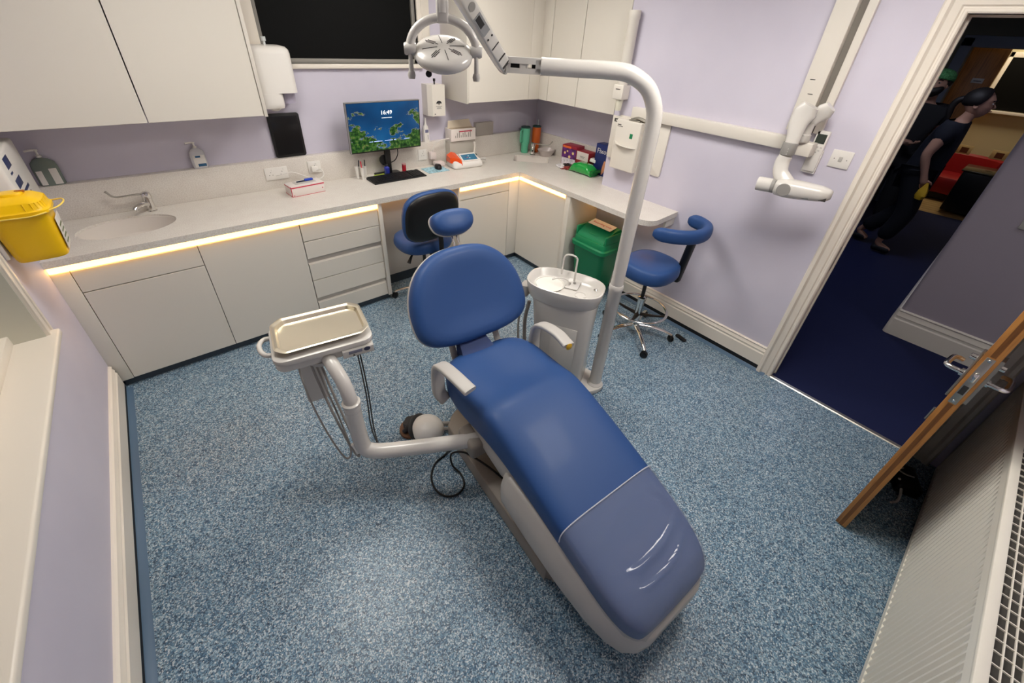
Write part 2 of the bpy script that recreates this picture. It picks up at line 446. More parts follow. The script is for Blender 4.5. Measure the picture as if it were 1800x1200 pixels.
# lamp of the far room, then two unseen corridor lamps put in as fill
M_lampd = mat('dim_lamp_diffuser', 'ffffff', .5, emit='ffeccc', es=11)
ceiling_light(9.7, .6, 'square ceiling lamp in the cream room beyond the corridor', .6, .6, M_lampd)
M_corr_fill = mat('corridor_fill_diffuser', 'ffffff', .5, emit='e3e8ff', es=11)
M_part_fill = mat('partition_fill_diffuser', 'ffffff', .5, emit='e8e4f0', es=10)
ceiling_light(5.5, .95, 'unseen square ceiling lamp placed to light the people in the corridor', .5, .5, M_corr_fill)  # unseen fill, set in front of the bearded person to light the face
ceiling_light(3.7, -1.0, 'unseen small ceiling lamp added to light the corridor partition', .4, .4, M_part_fill)  # unseen fill, added because nothing else lights the partition front
# ---------------------------------------------------------------- open oak door
u = Vector((.993, -.118, 0)).normalized(); n_ = Vector((-u.y, u.x, 0))   # n_ points to +y
DL, DT = .855, .045
DM = frame((2.066, -.245, .008), u, n_)      # local x towards hinge, y towards +y (leaf occupies y -DT..0), z up
bm = nb(); box(bm, 0.004, DL, -DT, 0, 0, 2.13, .001, M=DM)
door = struct('door_1', bm, M_oak)
bm = nb(); box(bm, -.001, .0045, -DT+.0005, -.0005, 0.0005, 2.129, .0008, M=DM); obj('edge_lipping', bm, make_oak('oak_lipping', '8f5c2a', 'b9803f'), door)
bm = nb(); box(bm, -.0016, 0, -DT/2-.0075, -DT/2+.0075, 0.001, .87, M=DM); box(bm, -.0016, 0, -DT/2-.0075, -DT/2+.0075, 1.105, 2.128, M=DM); obj('intumescent_strip', bm, M_oakc, door)
bm = nb(); box(bm, -.003, 0, -DT/2-.012, -DT/2+.012, .875, 1.10, .001, M=DM); lp = obj('lock_plate', bm, M_alu, door)
bm = nb(); box(bm, -.011, -.002, -DT/2-.007, -DT/2+.007, .99, 1.03, .003, M=DM); obj('latch_bolt', bm, M_chrome, lp)
bm = nb(); box(bm, -.004, -.002, -DT/2-.008, -DT/2+.008, .925, .965, M=DM); obj('bolt_slot', bm, M_dark, lp)
for zz in (.888, 1.088):
    bm = nb(); lathe(bm, [(.0001, 0), (.006, 0), (.005, .002), (.0001, .002)], 12, M=DM @ Matrix.Translation((-.003, -DT/2, zz)) @ Matrix.Rotation(-PI/2, 4, 'Y')); obj('screw', bm, M_chrome, lp)
for s, y0 in ((1, 0), (-1, -DT)):
    bm = nb(); box(bm, .035, .085, y0, y0+s*.009, .875, 1.09, .002, M=DM); bp = obj('back_plate', bm, M_alu, door)
    bm = nb()
    y = lambda v: y0+s*v
    tube(bm, [(.06, y(.005), .98), (.06, y(.045), .98), (.066, y(.06), .98), (.085, y(.064), .98), (.15, y(.062), .98), (.175, y(.052), .976), (.182, y(.035), .97)], .0095, 12, 5, M=DM)
    lathe(bm, [(.0001, 0), (.016, 0), (.016, .01), (.0001, .01)], 16, M=DM @ Matrix.Translation((.06, y(.009), .98)) @ Matrix.Rotation(-s*PI/2, 4, 'X'))
    obj('handle', bm, M_chrome, bp)
    bm = nb(); lathe(bm, [(.0001, 0), (.012, 0), (.012, .016), (.009, .018), (.0001, .018)], 16, M=DM @ Matrix.Translation((.06, y(.009), 1.055)) @ Matrix.Rotation(-s*PI/2, 4, 'X'))
    obj('thumb_turn', bm, M_chrome, bp)
for zz in (.25, 1.05, 1.85):
    bm = nb(); tube(bm, [(DL+.006, 0.004, zz), (DL+.006, .004, zz+.09)], .007, 10, 0, M=DM); obj('hinge', bm, M_alu, door)

# ---------------------------------------------------------------- radiator along the near wall
rx0, rx1, ry = .75, 2.83, -.5
t = thing('radiator', 'long cream fluted panel radiator with a wire grille top behind the open door', 'radiator', ((rx0+rx1)/2, -.55, .05))
bm = nb()
N = 62; pitch = (rx1-rx0-.05)/N
rows = []
for z, k in ((.08, 0), (.081, 1), (.66, 1), (.695, 0)):
    row = []
    x = rx0+.025
    row.append((x, ry, z))
    for i in range(N):
        x = rx0+.025+i*pitch
        for fx, d in ((.12, 0), (.5, -.013), (.88, 0)):
            row.append((x+fx*pitch, ry+d*k, z))
    row.append((rx1-.025, ry, z)); rows.append(row)
loft(bm, rows, False, False)
for b in ((rx0, rx1, ry-.014, ry+.0005, .05, .079), (rx0, rx1, ry-.012, ry+.0005, .695, .745), (rx0, rx0+.025, ry-.012, ry+.0005, .05, .74), (rx1-.025, rx1, ry-.012, ry+.0005, .05, .74)): box(bm, *b)
M_rad = mat('radiator_enamel', 'e8e3d6', .3)
obj('front_panel', bm, M_rad, t, world=True, ang=25)
bm = nb(); box(bm, rx0, rx1, -.605, -.59, .05, .74, .003); box(bm, rx1-.012, rx1, -.6, ry, .05, .745, .002); box(bm, rx0, rx0+.012, -.6, ry, .05, .745, .002)
obj('back_panel', bm, M_rad, t, world=True)
bm = nb()
box(bm, rx0, rx1, ry-.022, ry+.004, .735, .752, .003); box(bm, rx0, rx1, -.608, -.6, .735, .752, .002)
obj('top_rim', bm, M_rad, t, world=True)
bm = nb()
x = rx0+.01
while x < rx1:
    box(bm, x, x+.003, -.602, ry-.02, .745, .75); x += .040
y = -.6
while y < ry-.02:
    box(bm, rx0, rx1, y, y+.003, .7455, .7505); y += .0195
tag(obj('grille', bm, M_rad, t, world=True, smooth=False))
bm = nb(); box(bm, rx0+.01, rx1-.012, -.588, ry-.014, .1, .72, .004); obj('heating_fins', bm, mat('radiator_inner', '4a4742', .6), t, world=True)
# dark cable box and bag behind the door
t = thing('door_closer_box', 'black battery charger with grey lead on the floor behind the open door', 'charger', (2.62, -.41, 0))
bm = nb(); box(bm, -.09, .09, -.05, .06, 0, .07, .015, 3, M=Matrix.Rotation(.4, 4, 'Z')); obj('body', bm, M_black, t)
bm = nb(); tube(bm, [(-.06, .03, .07), (-.1, .0, .04), (-.16, -.01, .012), (-.2, .01, .008)], .006); obj('lead', bm, M_lgrey, t)
bm = nb(); tube(bm, [(.04, .03, .068), (.0, .05, .075), (-.03, .02, .09), (.01, -.02, .072)], .004); obj('plug_lead', bm, M_lgrey, t)

# ---------------------------------------------------------------- fitted furniture
YF = 2.872           # door faces of the long run
M_led = mat('led_strip', 'fff0c0', .5, emit='ffbe62', es=4.6)
def front(bm, x0, x1, z0, z1, y=YF, t=.018): box(bm, x0+.0012, x1-.0012, y, y+t, z0+.0012, z1-.0012, .0012, 1)
def cabinet(label, x0, x1, y=YF, carc=True):
    return thing('base_cabinet', label, 'cabinet', ((x0+x1)/2, y+.28, .0))
# carcasses, each cabinet on its own
t = cabinet('base cabinet under the left sink, false panel above one wide door', -.563, -.004)
bm = nb(); box(bm, -.562, -.005, YF+.0195, YB-.06, .06, .73); obj('carcass', bm, M_gap, t, world=True, smooth=False)
bm = nb(); front(bm, -.563, -.004, .689, .822); obj('top_panel', bm, M_cab, t, world=True)
bm = nb(); front(bm, -.563, -.004, .061, .686); obj('door', bm, M_cab, t, world=True)
t = cabinet('plain single-door base cabinet between the sink cabinet and the drawers', -.002, .575)
bm = nb(); box(bm, -.001, .574, YF+.0195, YB-.05, .06, .82); obj('carcass', bm, M_gap, t, world=True, smooth=False)
bm = nb(); front(bm, -.003, .575, .061, .822); obj('door', bm, M_cab, t, world=True)
t = thing('drawer_unit', 'white handleless drawer unit with two finger-pull grooves left of the knee hole', 'drawer unit', (.855, YF+.28, 0))
bm = nb(); box(bm, .579, 1.133, YF+.0195, YB-.05, .06, .82); obj('carcass', bm, M_gap, t, world=True, smooth=False)
for z0, z1 in ((.692, .822), (.556, .689), (.377, .512), (.222, .374), (.061, .182)):
    bm = nb(); front(bm, .578, 1.134, z0, z1); obj('drawer', bm, M_cab, t, world=True)
for z0, z1 in ((.513, .556), (.183, .222)):
    bm = nb(); loft(bm, [[(x, YF+.001, z0), (x, YF+.017, z0+.004), (x, YF+.0185, z1-.004), (x, YF+.008, z1), (x, YF+.019, z1), (x, YF+.019, z0)] for x in (.579, 1.133)]); obj('finger_pull', bm, mat('groove_white', 'c4beb5', .5), t, world=True)
bm = nb(); box(bm, XL, -.565, YF, YF+.02, .06, .822, .001); solo('filler_panel', bm, M_cab, 'narrow white filler panel between the left wall and the sink cabinet', 'panel', loc=(-.6, YF+.01, .06))
bm = nb(); box(bm, 1.136, 1.166, YF-.012, YB-.04, .055, .866, .0015); solo('end_panel', bm, M_cab, 'thin white end panel closing the drawer unit beside the knee hole', 'panel', loc=(1.15, 3.1, .055))
bm = nb(); box(bm, 1.168, 1.857, 3.09, 3.108, .1, .866, .001); solo('knee_hole_panel', bm, M_cabin, 'white back panel inside the knee hole under the monitor', 'panel', loc=(1.5, 3.1, .1))
t = cabinet('base cabinet right of the knee hole with a shallow drawer above a door', 1.872, 2.42)
bm = nb(); box(bm, 1.873, 2.42, YF+.0195, YB-.06, .06, .82); obj('carcass', bm, M_gap, t, world=True, smooth=False)
bm = nb(); front(bm, 1.873, 2.42, .744, .83); obj('drawer', bm, M_cab, t, world=True)
bm = nb(); front(bm, 1.873, 2.42, .061, .740); obj('door', bm, M_cab, t, world=True)
bm = nb(); box(bm, 1.858, 1.872, YF-.008, YB-.04, .055, .866, .001); solo('end_panel', bm, M_cab, 'thin white end panel on the far side of the knee hole', 'panel', loc=(1.865, 3.1, .055))
bm = nb(); box(bm, 2.422, 2.556, YF-.002, YF+.018, .06, .83, .001); solo('filler_panel', bm, M_cab, 'white filler panel in the inner corner of the cabinets', 'panel', loc=(2.48, YF+.013, .06))
t = thing('base_cabinet', 'corner base cabinet with one door facing the chair, left of the green bin', 'cabinet', (2.75, 2.54, 0))
bm = nb(); box(bm, 2.56, XA-.03, 2.255, 2.84, .06, .73); obj('carcass', bm, M_gap, t, world=True, smooth=False)
bm = nb(); box(bm, 2.54, 2.558, 2.257, YF-.004, .061, .83, .0012, 1); obj('door', bm, M_cab, t, world=True)
bm = nb(); box(bm, 2.532, 2.95, 2.201, 2.253, .055, .866, .001); solo('end_panel', bm, M_cab, 'white end panel between the corner cabinet and the green bin', 'panel', loc=(2.7, 2.24, .055))
# plinths
bm = nb()
for b in ((XL+.02, 1.166, YF+.035, YF+.05, 0, .06), (1.166, 1.872, 3.11, 3.125, 0, .1), (1.872, 2.575, YF+.035, YF+.05, 0, .06), (2.575, 2.59, 2.23, YF+.05, 0, .06)): box(bm, *b)
struct('trim_9', bm, M_tile, smooth=False)
# led strips
for x0, x1, lb in ((XL+.004, 1.134, 'glowing warm LED strip above the long run of doors and drawers'), (1.874, 2.53, 'glowing warm LED strip above the cabinet right of the knee hole')):
    t = thing('led_strip', lb, 'light strip', ((x0+x1)/2, YF+.01, .85), group=None)
    bm = nb(); box(bm, x0, x1, YF-.014, YF+.008, .829, .861, .003); obj('diffuser', bm, M_led, t, world=True)
    bm = nb(); box(bm, x0, x1, YF+.008, YF+.03, .828, .8665, .001); obj('channel', bm, M_whitew, t, world=True)
t = thing('led_strip', 'glowing warm LED strip above the corner cabinet door', 'light strip', (2.55, 2.55, .85))
bm = nb(); box(bm, 2.529, 2.546, 2.262, 2.855, .833, .861, .003); obj('diffuser', bm, M_led, t, world=True)
bm = nb(); box(bm, 2.546, 2.57, 2.256, 2.86, .835, .8665, .001); obj('channel', bm, M_whitew, t, world=True)

t = thing('led_strip', 'warm LED strip under the free end of the worktop along the right wall', 'light strip', (2.88, 1.8, .86))
bm = nb(); box(bm, 2.872, 2.898, 1.49, 2.215, .852, .864, .003); obj('diffuser', bm, M_led, t, world=True)
t = thing('led_strip', 'warm LED strip at the back of the knee hole under the monitor', 'light strip', (1.5, 3.07, .86))
bm = nb(); box(bm, 1.18, 1.85, 3.06, 3.086, .852, .864, .003); obj('diffuser', bm, M_led, t, world=True)

# worktop, one L-shaped slab with a rounded free corner, basins cut in with a boolean-free ring
yf, xf = 2.848, 2.526
def fill_with_holes(bm, outer, holes, z):
    vs = []; es = []
    for loop in [outer]+holes:
        v = [bm.verts.new((p[0], p[1], z)) for p in loop]; vs.append(v)
        es += [bm.edges.new((v[i], v[(i+1) % len(v)])) for i in range(len(v))]
    bmesh.ops.triangle_fill(bm, use_beauty=True, use_dissolve=False, edges=es, normal=(0, 0, 1))
    return vs
rc = [(2.526+.11*(1-math.sin(R_(a))), 1.43+.11*(1-math.cos(R_(a)))) for a in range(90, -1, -10)]
outer = [(XL, yf), (xf, yf)]+rc+[(XR, 1.446), (XR, YA), (XA, YA), (XA, YB), (XL, YB)]
S1 = (-.285, 3.165); S2 = (2.93, 3.14)
hole1 = [(S1[0]+.235*math.cos(2*PI*k/40), S1[1]+.165*math.sin(2*PI*k/40)) for k in range(40)]
M45 = Matrix.Rotation(R_(-45), 2)
h2 = rrect(.36, .26, .035, 5)
hole2 = [(S2[0]+(M45 @ Vector(p)).x, S2[1]+(M45 @ Vector(p)).y) for p in h2]
bm = nb()
a = fill_with_holes(bm, outer, [hole1, hole2], ZT)
b = fill_with_holes(bm, outer, [hole1, hole2], ZT-.04)
for la, lb in zip(a, b):
    for i in range(len(la)):
        j = (i+1) % len(la); bm.faces.new((la[i], la[j], lb[j], lb[i]))
solo('worktop', bm, M_top, 'pale speckled L-shaped worktop running under the window and round the corner', 'worktop', loc=(1.3, 3.1, ZT), ang=30)
bm = nb(); box(bm, XL, XA-.022, YB-.055, YB, ZT, 1.115, .003); box(bm, XA-.022, XA, YA, YB, ZT, 1.1, .003)
solo('splashback', bm, M_top, 'pale speckled upstand with a narrow ledge along the back of the worktop', 'splashback', loc=(1.3, YB-.03, ZT))
bm = nb(); box(bm, 2.80, XR, 1.455, 1.475, .80, .866, .002); box(bm, XR-.02, XR, 1.476, 2.2, .80, .866, .002)
solo('support_batten', bm, M_whitew, 'white batten carrying the free end of the worktop at the right wall', 'batten', loc=(2.9, 1.5, .8))
# basins
def basin(label, hole, c, depth, shrink):
    t = thing('sink_basin', label, 'sink', (c[0], c[1], ZT-.04))
    bm = nb()
    rings = []
    for s, z in ((1.02, -.04), (1.0, -.012), (.985, -.014), (.95, -.05), (.86, -depth*.75), (.6, -depth*.96), (.12, -depth), (.115, -depth-.02)):
        rings.append([(c[0]+(p[0]-c[0])*s, c[1]+(p[1]-c[1])*s, ZT+z) for p in hole])
    loft(bm, rings, False)
    obj('bowl', bm, mat('basin_white', 'd8d0c8', .25), t, world=True)
    bm = nb(); lathe(bm, [(.0001, 0), (.022, 0), (.026, .003), (.018, .005), (.0001, .002)], 20, c=(c[0], c[1], ZT-depth-.001)); obj('drain', bm, M_chrome, t, world=True)
    return t
basin('white oval basin sunk in the worktop at the left end', hole1, S1, .13, 1)
basin('small square-cornered basin set diagonally in the corner of the worktop', hole2, S2, .12, 1)
# taps: single lever with long elbow handle
def tap(label, x, y, rz, s=1.0, la=(-.19, .0)):
    t = thing('mixer_tap', label, 'tap', (x, y, ZT), rz)
    bm = nb()
    lathe(bm, [(.0001, 0), (.027, 0), (.027, .004), (.022, .008), (.022, .07*s), (.0235, .085*s), (.0001, .086*s)], 24)
    obj('body', bm, M_chrome, t)
    bm = nb(); tube(bm, [(0, 0, .045), (0, -.05, .062), (0, -.1, .06), (0, -.118, .046)], [.016, .014, .012, .013], 14); obj('spout', bm, M_chrome, t)
    bm = nb()
    lathe(bm, [(.0001, .084*s), (.024, .086*s), (.026, .1*s), (.023, .118*s), (.012, .126*s), (.0001, .127*s)], 24)
    cap = obj('cap', bm, M_chrome, t)
    bm = nb(); tube(bm, [(0, .0, .115*s), (la[0]*.35, la[1]*.35-.02, .118*s), (la[0]*.8, la[1]*.8-.03, .12*s), (la[0], la[1]-.03, .16*s)], [.006, .005, .005, .007], 10); obj('lever', bm, M_alu if s == 1 else M_chrome, t)
tap('chrome mixer tap with long elbow lever behind the oval basin', -.155, 3.375, R_(-40), 1.0, (-.13, -.09))
tap('chrome mixer tap with long lever behind the corner basin', 3.055, 3.265, R_(-45), 1.0, (.2, -.02))

# ---------------------------------------------------------------- wall cabinets
ZU0, ZU1, YU = 1.472, 2.45, 3.10
def wallcab(label, x0, x1):
    t = thing('wall_cabinet', label, 'wall cabinet', ((x0+x1)/2, 3.3, ZU0))
    bm = nb(); box(bm, x0+.001, x1-.001, YU+.0195, YB-.001, ZU0+.002, ZU1); obj('carcass', bm, M_cab, t, world=True, smooth=False)
    bm = nb(); front(bm, x0, x1, ZU0, ZU1, YU); obj('door', bm, M_cab, t, world=True)
    return t
wallcab('tall white wall cabinet over the oval basin, hard against the left wall', -.595, -.002)
wallcab('tall white wall cabinet beside the paper towel dispenser', .001, .577)
bm = nb(); box(bm, .579, .598, YU-.004, YB-.001, ZU0-.004, ZU1, .001); solo('end_panel', bm, M_cab, 'thin white end panel on the wall cabinets beside the towel dispenser', 'panel', loc=(.59, 3.3, ZU0))
bm = nb(); box(bm, XL+.001, -.597, YU+.002, YU+.02, ZU0, ZU1, .001); solo('filler_panel', bm, M_cab, 'narrow white filler beside the wall cabinets at the left wall', 'panel', loc=(-.62, YU+.01, ZU0))
wallcab('white wall cabinet to the right of the window behind the lamp arm', 2.128, 2.79)
bm = nb(); box(bm, 2.108, 2.126, YU-.004, YB-.001, ZU0-.004, ZU1, .001); solo('end_panel', bm, M_cab, 'white end panel of the wall cabinets right of the window', 'panel', loc=(2.117, 3.3, ZU0))
bm = nb(); box(bm, 2.792, XR+.018, YU+.002, YU+.02, ZU0, ZU1, .001); box(bm, XR, XR+.018, 2.99, YU+.002, ZU0, ZU1, .001); solo('corner_post', bm, M_cab, 'white corner strip where the two runs of wall cabinets meet', 'panel', loc=(2.9, YU, ZU0))
for y0, y1, lb in ((2.634, 2.986, 'narrow white wall cabinet next to the inner corner'), (2.204, 2.630, 'white wall cabinet at the end by the cup dispenser')):
    t = thing('wall_cabinet', lb, 'wall cabinet', (3.1, (y0+y1)/2, ZU0))
    bm = nb(); box(bm, XR+.0195, XA-.001, y0+.001, y1-.001, ZU0+.002, ZU1); obj('carcass', bm, M_cab, t, world=True, smooth=False)
    bm = nb(); box(bm, XR, XR+.018, y0, y1-.002, ZU0, ZU1, .0012, 1); obj('door', bm, M_cab, t, world=True)
# ---------------------------------------------------------------- dental chair
CR = R_(-4)
ch = thing('dental_chair', 'reclined dental chair in blue leatherette on a pale grey base', 'dental chair', (.935, .05, 0), CR)
CW = WM[ch.name]
SEAT = [(0, .165, .325, .25), (.015, .19, .35, .235), (.05, .22, .375, .24), (.12, .24, .405, .262), (.22, .25, .437, .295), (.37, .256, .482, .335), (.5, .26, .522, .365), (.65, .262, .568, .385), (.78, .264, .603, .39),
        (.86, .266, .618, .387), (.91, .268, .613, .385), (.96, .27, .598, .383), (1.05, .275, .586, .378), (1.15, .278, .578, .375), (1.24, .268, .57, .38), (1.31, .238, .557, .39), (1.35, .19, .54, .41), (1.368, .13, .52, .43)]
def seat_ring(y, w, zt, zb, n=44, off=0, crown=.012):
    c = (zt+zb)/2; h = (zt-zb)/2+off
    out = []
    for px, pz in selli(w+off, h, n, 4.6):
        z = c+pz
        if pz > 0: z -= crown*(px/w)**2*0+0
        if pz > 0 and y > .93: z -= .028*math.exp(-(px/(.6*w))**2*2)*min(1, (y-.9)/.15)*(1 if y < 1.3 else .3)
        out.append((px, y, z))
    return out
bm = nb(); loft(bm, [seat_ring(*s) for s in SEAT]); seat = obj('seat', bm, M_blue, ch, ang=60)
md = seat.modifiers.new('s', 'SUBSURF'); md.levels = 1; md.render_levels = 2
# clear vinyl foot cover
def make_vinyl():
    m, nt, b, v = shader('clear_vinyl')
    b.inputs['Base Color'].default_value = C('a9b0c4'); b.inputs['Roughness'].default_value = .06
    b.inputs['Alpha'].default_value = .24; b.inputs['Coat Weight'].default_value = 1; b.inputs['Coat Roughness'].default_value = .03
    b.inputs['Specular IOR Level'].default_value = .9
    mp = nt.nodes.new('ShaderNodeMapping'); nt.links.new(v, mp.inputs[0]); mp.inputs['Scale'].default_value = (1.2, 3, 1.5)
    mp.inputs['Rotation'].default_value = (0, 0, .25)
    n = tex(nt, 'Noise', mp.outputs[0], Scale=1.6, Detail=1.0, Distortion=1.2); bumpn(nt, b, n.outputs['Fac'], .35, .03)
    return m
M_vinyl = make_vinyl()
bm = nb()
def seat_at(y):
    for a, b in zip(SEAT, SEAT[1:]):
        if a[0] <= y <= b[0]:
            f = (y-a[0])/(b[0]-a[0]); return tuple(a[k]+(b[k]-a[k])*f for k in range(4))
def ridge(x, y, x0, y0, k, wx, sy, A):
    return A*math.exp(-((x-x0)/wx)**4)*math.exp(-(((y-y0)-k*(x-x0)-1.2*(x-x0)**2)/sy)**2)
rings = []
ys = [0, .006, .012, .02]+[.02+.0058*i for i in range(1, 61)]
for y in ys:
    s = seat_at(y); off = .005
    rg = []
    for px, py, pz in seat_ring(*s, n=120, off=off):
        c = (s[2]+s[3])/2
        if pz > c+.3*(s[2]-c) and y > .01:
            e = ridge(px, y, .02, .135, .10, .15, .010, .012)+ridge(px, y, .0, .078, .06, .15, .008, .010)+ridge(px, y, .09, .30, -.9, .07, .012, .004)+ridge(px, y, -.08, .31, .8, .06, .010, .0035)
            pz += e
        rg.append((px, py-.004 if y == 0 else py, pz))
    rings.append(rg)
vr = loft(bm, rings, False); bm.faces.new(list(reversed(vr[0])))
fc = obj('foot_cover', bm, M_vinyl, ch, ang=80); fc['label'] = 'clear vinyl foot cover'
bm = nb(); top = [p for p in seat_ring(.368, .256, .482, .335, off=.005) if p[2] > .40]
top.sort(key=lambda p: p[0]); tube(bm, [Vector(p) for p in top], .0028, 8, 2); obj('cover_hem', bm, mat('clear_hem', 'b4b9c8', .15, coat=1), fc)

# back rest
BT = R_(32)
BM = frame((.02, 1.385, .562), (1, 0, 0), (0, math.sin(BT), math.cos(BT)))   # z = x cross y -> (0,-cos,sin): faces the foot end
half = [(0, .012), (.09, .012), (.185, .02), (.275, .045), (.326, .095), (.342, .165), (.338, .26), (.308, .355), (.25, .438), (.17, .495), (.085, .519)]
out = smooth_outline(half+[(0, .524)]+[(-x, y) for x, y in reversed(half[1:])], 4)
cc = (0, .22)
bm = nb(); pillow(bm, out, [(.55, -.03), (.9, -.032), (.965, -.024), (.995, -.005), (1.0, .012), (.99, .032), (.965, .048), (.92, .06), (.84, .066), (.7, .064), (.5, .056), (.25, .05)], M=BM, c=cc)
backrest = obj('backrest', bm, M_blue, ch, ang=60)
bm = nb(); pillow(bm, out, [(.5, -.06), (.8, -.056), (.94, -.046), (.998, -.03), (1.004, -.014), (.99, -.008)], M=BM, c=cc); obj('back_shell', bm, M_lgrey, ch, ang=60)
# hinge neck between seat and back
bm = nb(); loft(bm, [[(x*(.11-.02*k)-.03, y, z) for x, z in [(-1, -.5*h+zc), (-.9, .5*h+zc), (.9, .5*h+zc), (1, -.5*h+zc)]] for k, (y, zc, h) in enumerate([(1.30, .48, .12), (1.38, .525, .12), (1.455, .635, .12)])]); obj('back_hinge_cover', bm, M_blued, ch)
for s in (-1, 1):
    bm = nb(); tube(bm, [(.01+s*.13, 1.22, .38), (.01+s*.14, 1.36, .44), (.01+s*.14, 1.43, .54), (.01+s*.13, 1.48, .64)], .02, 10, 5, flat=.6)
    obj('back_bracket', bm, M_lgrey, ch)
# head rest
HM = frame((.075, 1.775, 1.09), (1, -.06, 0), (0, math.sin(R_(38)), math.cos(R_(38))))
ho = smooth_outline([(0, -.068), (.06, -.062), (.108, -.035), (.125, .01), (.112, .05), (.06, .07), (0, .074), (-.06, .07), (-.112, .05), (-.125, .01), (-.108, -.035), (-.06, -.062)], 4)
bm = nb(); pillow(bm, ho, [(.7, -.028), (.95, -.026), (1, -.01), (1.0, .01), (.95, .032), (.84, .046), (.6, .053), (.3, .055)], M=HM); hr = obj('headrest', bm, M_blue, ch, ang=60)
bm = nb(); pillow(bm, ho, [(.5, -.045), (.85, -.04), (1.03, -.026), (1.035, -.014), (.98, -.012)], M=HM); obj('headrest_shell', bm, M_lgrey, ch, ang=60)
bm = nb()
for s in (-.014, .014):
    tube(bm, [(.055+s, 1.63, .90), (.06+s, 1.70, .98), (.075+s, 1.775, 1.05)], .005, 8, 0)
box(bm, .04, .11, 1.765, 1.79, 1.02, 1.05, .004)
obj('headrest_stem', bm, M_chrome, ch)
# seat frame shell and under structure
bm = nb()
def vring(y, w, zt, zb, n=40, e=7): return [(px, y, (zt+zb)/2+pz) for px, pz in selli(w, (zt-zb)/2, n, e)]
loft(bm, [vring(1.24, .12, .40, .355), vring(1.2, .2, .41, .335), vring(1.05, .235, .41, .31), vring(.9, .243, .41, .285), vring(.78, .245, .41, .27), vring(.7, .24, .41, .28)])
obj('seat_frame', bm, M_lgrey, ch)
bm = nb()
def shring(y, w, zt, zb, o):
    h = [(w-.02, zt), (w, zt-.004), (w+.006, zt-.014), (w+o*.8, zt-.055), (w+o, zt-.075), (w+o, zb+.03), (w+o-.008, zb+.008), (w+o-.03, zb)]
    return [(x, y, z) for x, z in h]+[(-x, y, z) for x, z in reversed(h)]
loft(bm, [shring(.752, .225, .33, .235, .008), shring(.738, .248, .362, .215, .02), shring(.70, .26, .388, .20, .028), shring(.5, .262, .388, .19, .03), shring(.32, .258, .352, .17, .028), shring(.18, .245, .318, .145, .024), shring(.09, .225, .295, .125, .02), shring(.035, .2, .28, .122, .018), shring(.0, .165, .27, .14, .014), shring(-.014, .13, .262, .165, .008)])
fs = obj('foot_shell', bm, M_lgrey, ch, ang=50); md = fs.modifiers.new('b', 'BEVEL'); md.width = .006; md.segments = 2; md.limit_method = 'ANGLE'
bm = nb()
bo = [(-.255, .47), (-.25, .42), (-.225, .385), (-.19, .372), (.16, .372), (.2, .39), (.215, .43), (.22, 1.0), (.2, 1.3), (.12, 1.38), (-.12, 1.38), (-.22, 1.32), (-.25, 1.2)]
bs = smooth_outline(bo, 3)
prism(bm, bs, 0, .105, .016)
obj('base', bm, M_taupe, ch, ang=40)
bm = nb()
loft(bm, [vring(.62, .13, .31, .08), vring(.8, .15, .33, .08), vring(1.1, .15, .37, .08), vring(1.16, .13, .36, .09)])
obj('lift_column', bm, mat('lift_bellows', '4f4a46', .6), ch)
bm = nb(); box(bm, -.3, -.14, .93, 1.08, .25, .345, .02, 3); obj('arm_mount', bm, M_taupe, ch)
# arm rests
for s in (-1, 1):
    bm = nb()
    X = .305*s
    path = [(X*.93, 1.23, .40), (X, 1.25, .45), (X, 1.255, .56), (X, 1.235, .635), (X, 1.17, .672), (X*.985, 1.07, .69), (X*.955, .995, .688), (X*.94, .97, .686)]
    P = cr(path, 5); rings = []
    for i, p in enumerate(P):
        t_ = (P[min(i+1, len(P)-1)]-P[max(i-1, 0)]).normalized(); sd = Vector((1, 0, 0)); up = t_.cross(sd).normalized(); sd = up.cross(t_)
        f = i/(len(P)-1)
        rings.append([p+sd*a+up*b for a, b in selli(.033, .013+.014*max(0, 1-f*2.2), 16, 3.5)])
    loft(bm, rings); a = obj('armrest', bm, M_lgrey if s < 0 else M_lgrey, ch, ang=50)
    if s > 0:
        bm = nb(); lathe(bm, [(.0001, 0), (.017, 0), (.02, .006), (.012, .012), (.0001, .013)], 16, M=Matrix.Translation((X*.94, .971, .683)) @ Matrix.Rotation(PI/2, 4, 'X')); b_ = obj('end_button', bm, mat('amber_button', 'c49a1e', .3), a); b_['label'] = 'amber button on the arm end'

# ---------------------------------------------------------------- instrument table on its arm (moves with the chair but is its own unit)
TM_ = Matrix.Translation((.305, 1.618, 0)) @ Matrix.Rotation(R_(-9.5), 4, 'Z')
un = thing('instrument_table', 'white dentist instrument table on a bent white arm left of the chair', 'instrument table', M=TM_)
bm = nb()
prism(bm, rrect(.405, .285, .05, 6), .80, .826, .006); prism(bm, rrect(.40, .265, .045, 6, 0, .006), .755, .802, .01); obj('table_body', bm, M_enamel, un)
bm = nb(); loft(bm, [[(x, -.146, .758), (x, -.15, .765), (x, -.15, .795), (x, -.143, .80), (x, -.12, .8), (x, -.12, .757)] for x in (.06, .192)]); fp = obj('control_panel', bm, M_enamel, un)
FM = frame((.115, -.1505, .785), (1, 0, 0), (0, 0, 1))
bm = nb(); box(bm, .085, .142, -.1512, -.1496, .777, .793, .0006); obj('name_badge', bm, mat('badge_grey', '77788a', .4), fp)
text('Belmont', .012, frame((.1135, -.1514, .785), (1, 0, 0), (0, 0, 1)), M_white, fp)
bm = nb(); lathe(bm, [(.0001, 0), (.014, 0), (.014, .0015), (.0001, .0015)], 24, M=frame((.163, -.150, .785), (1, 0, 0), (0, 0, 1)), sy=.75); obj('oval_badge', bm, mat('badge_dark', '3a3d55', .4), fp)
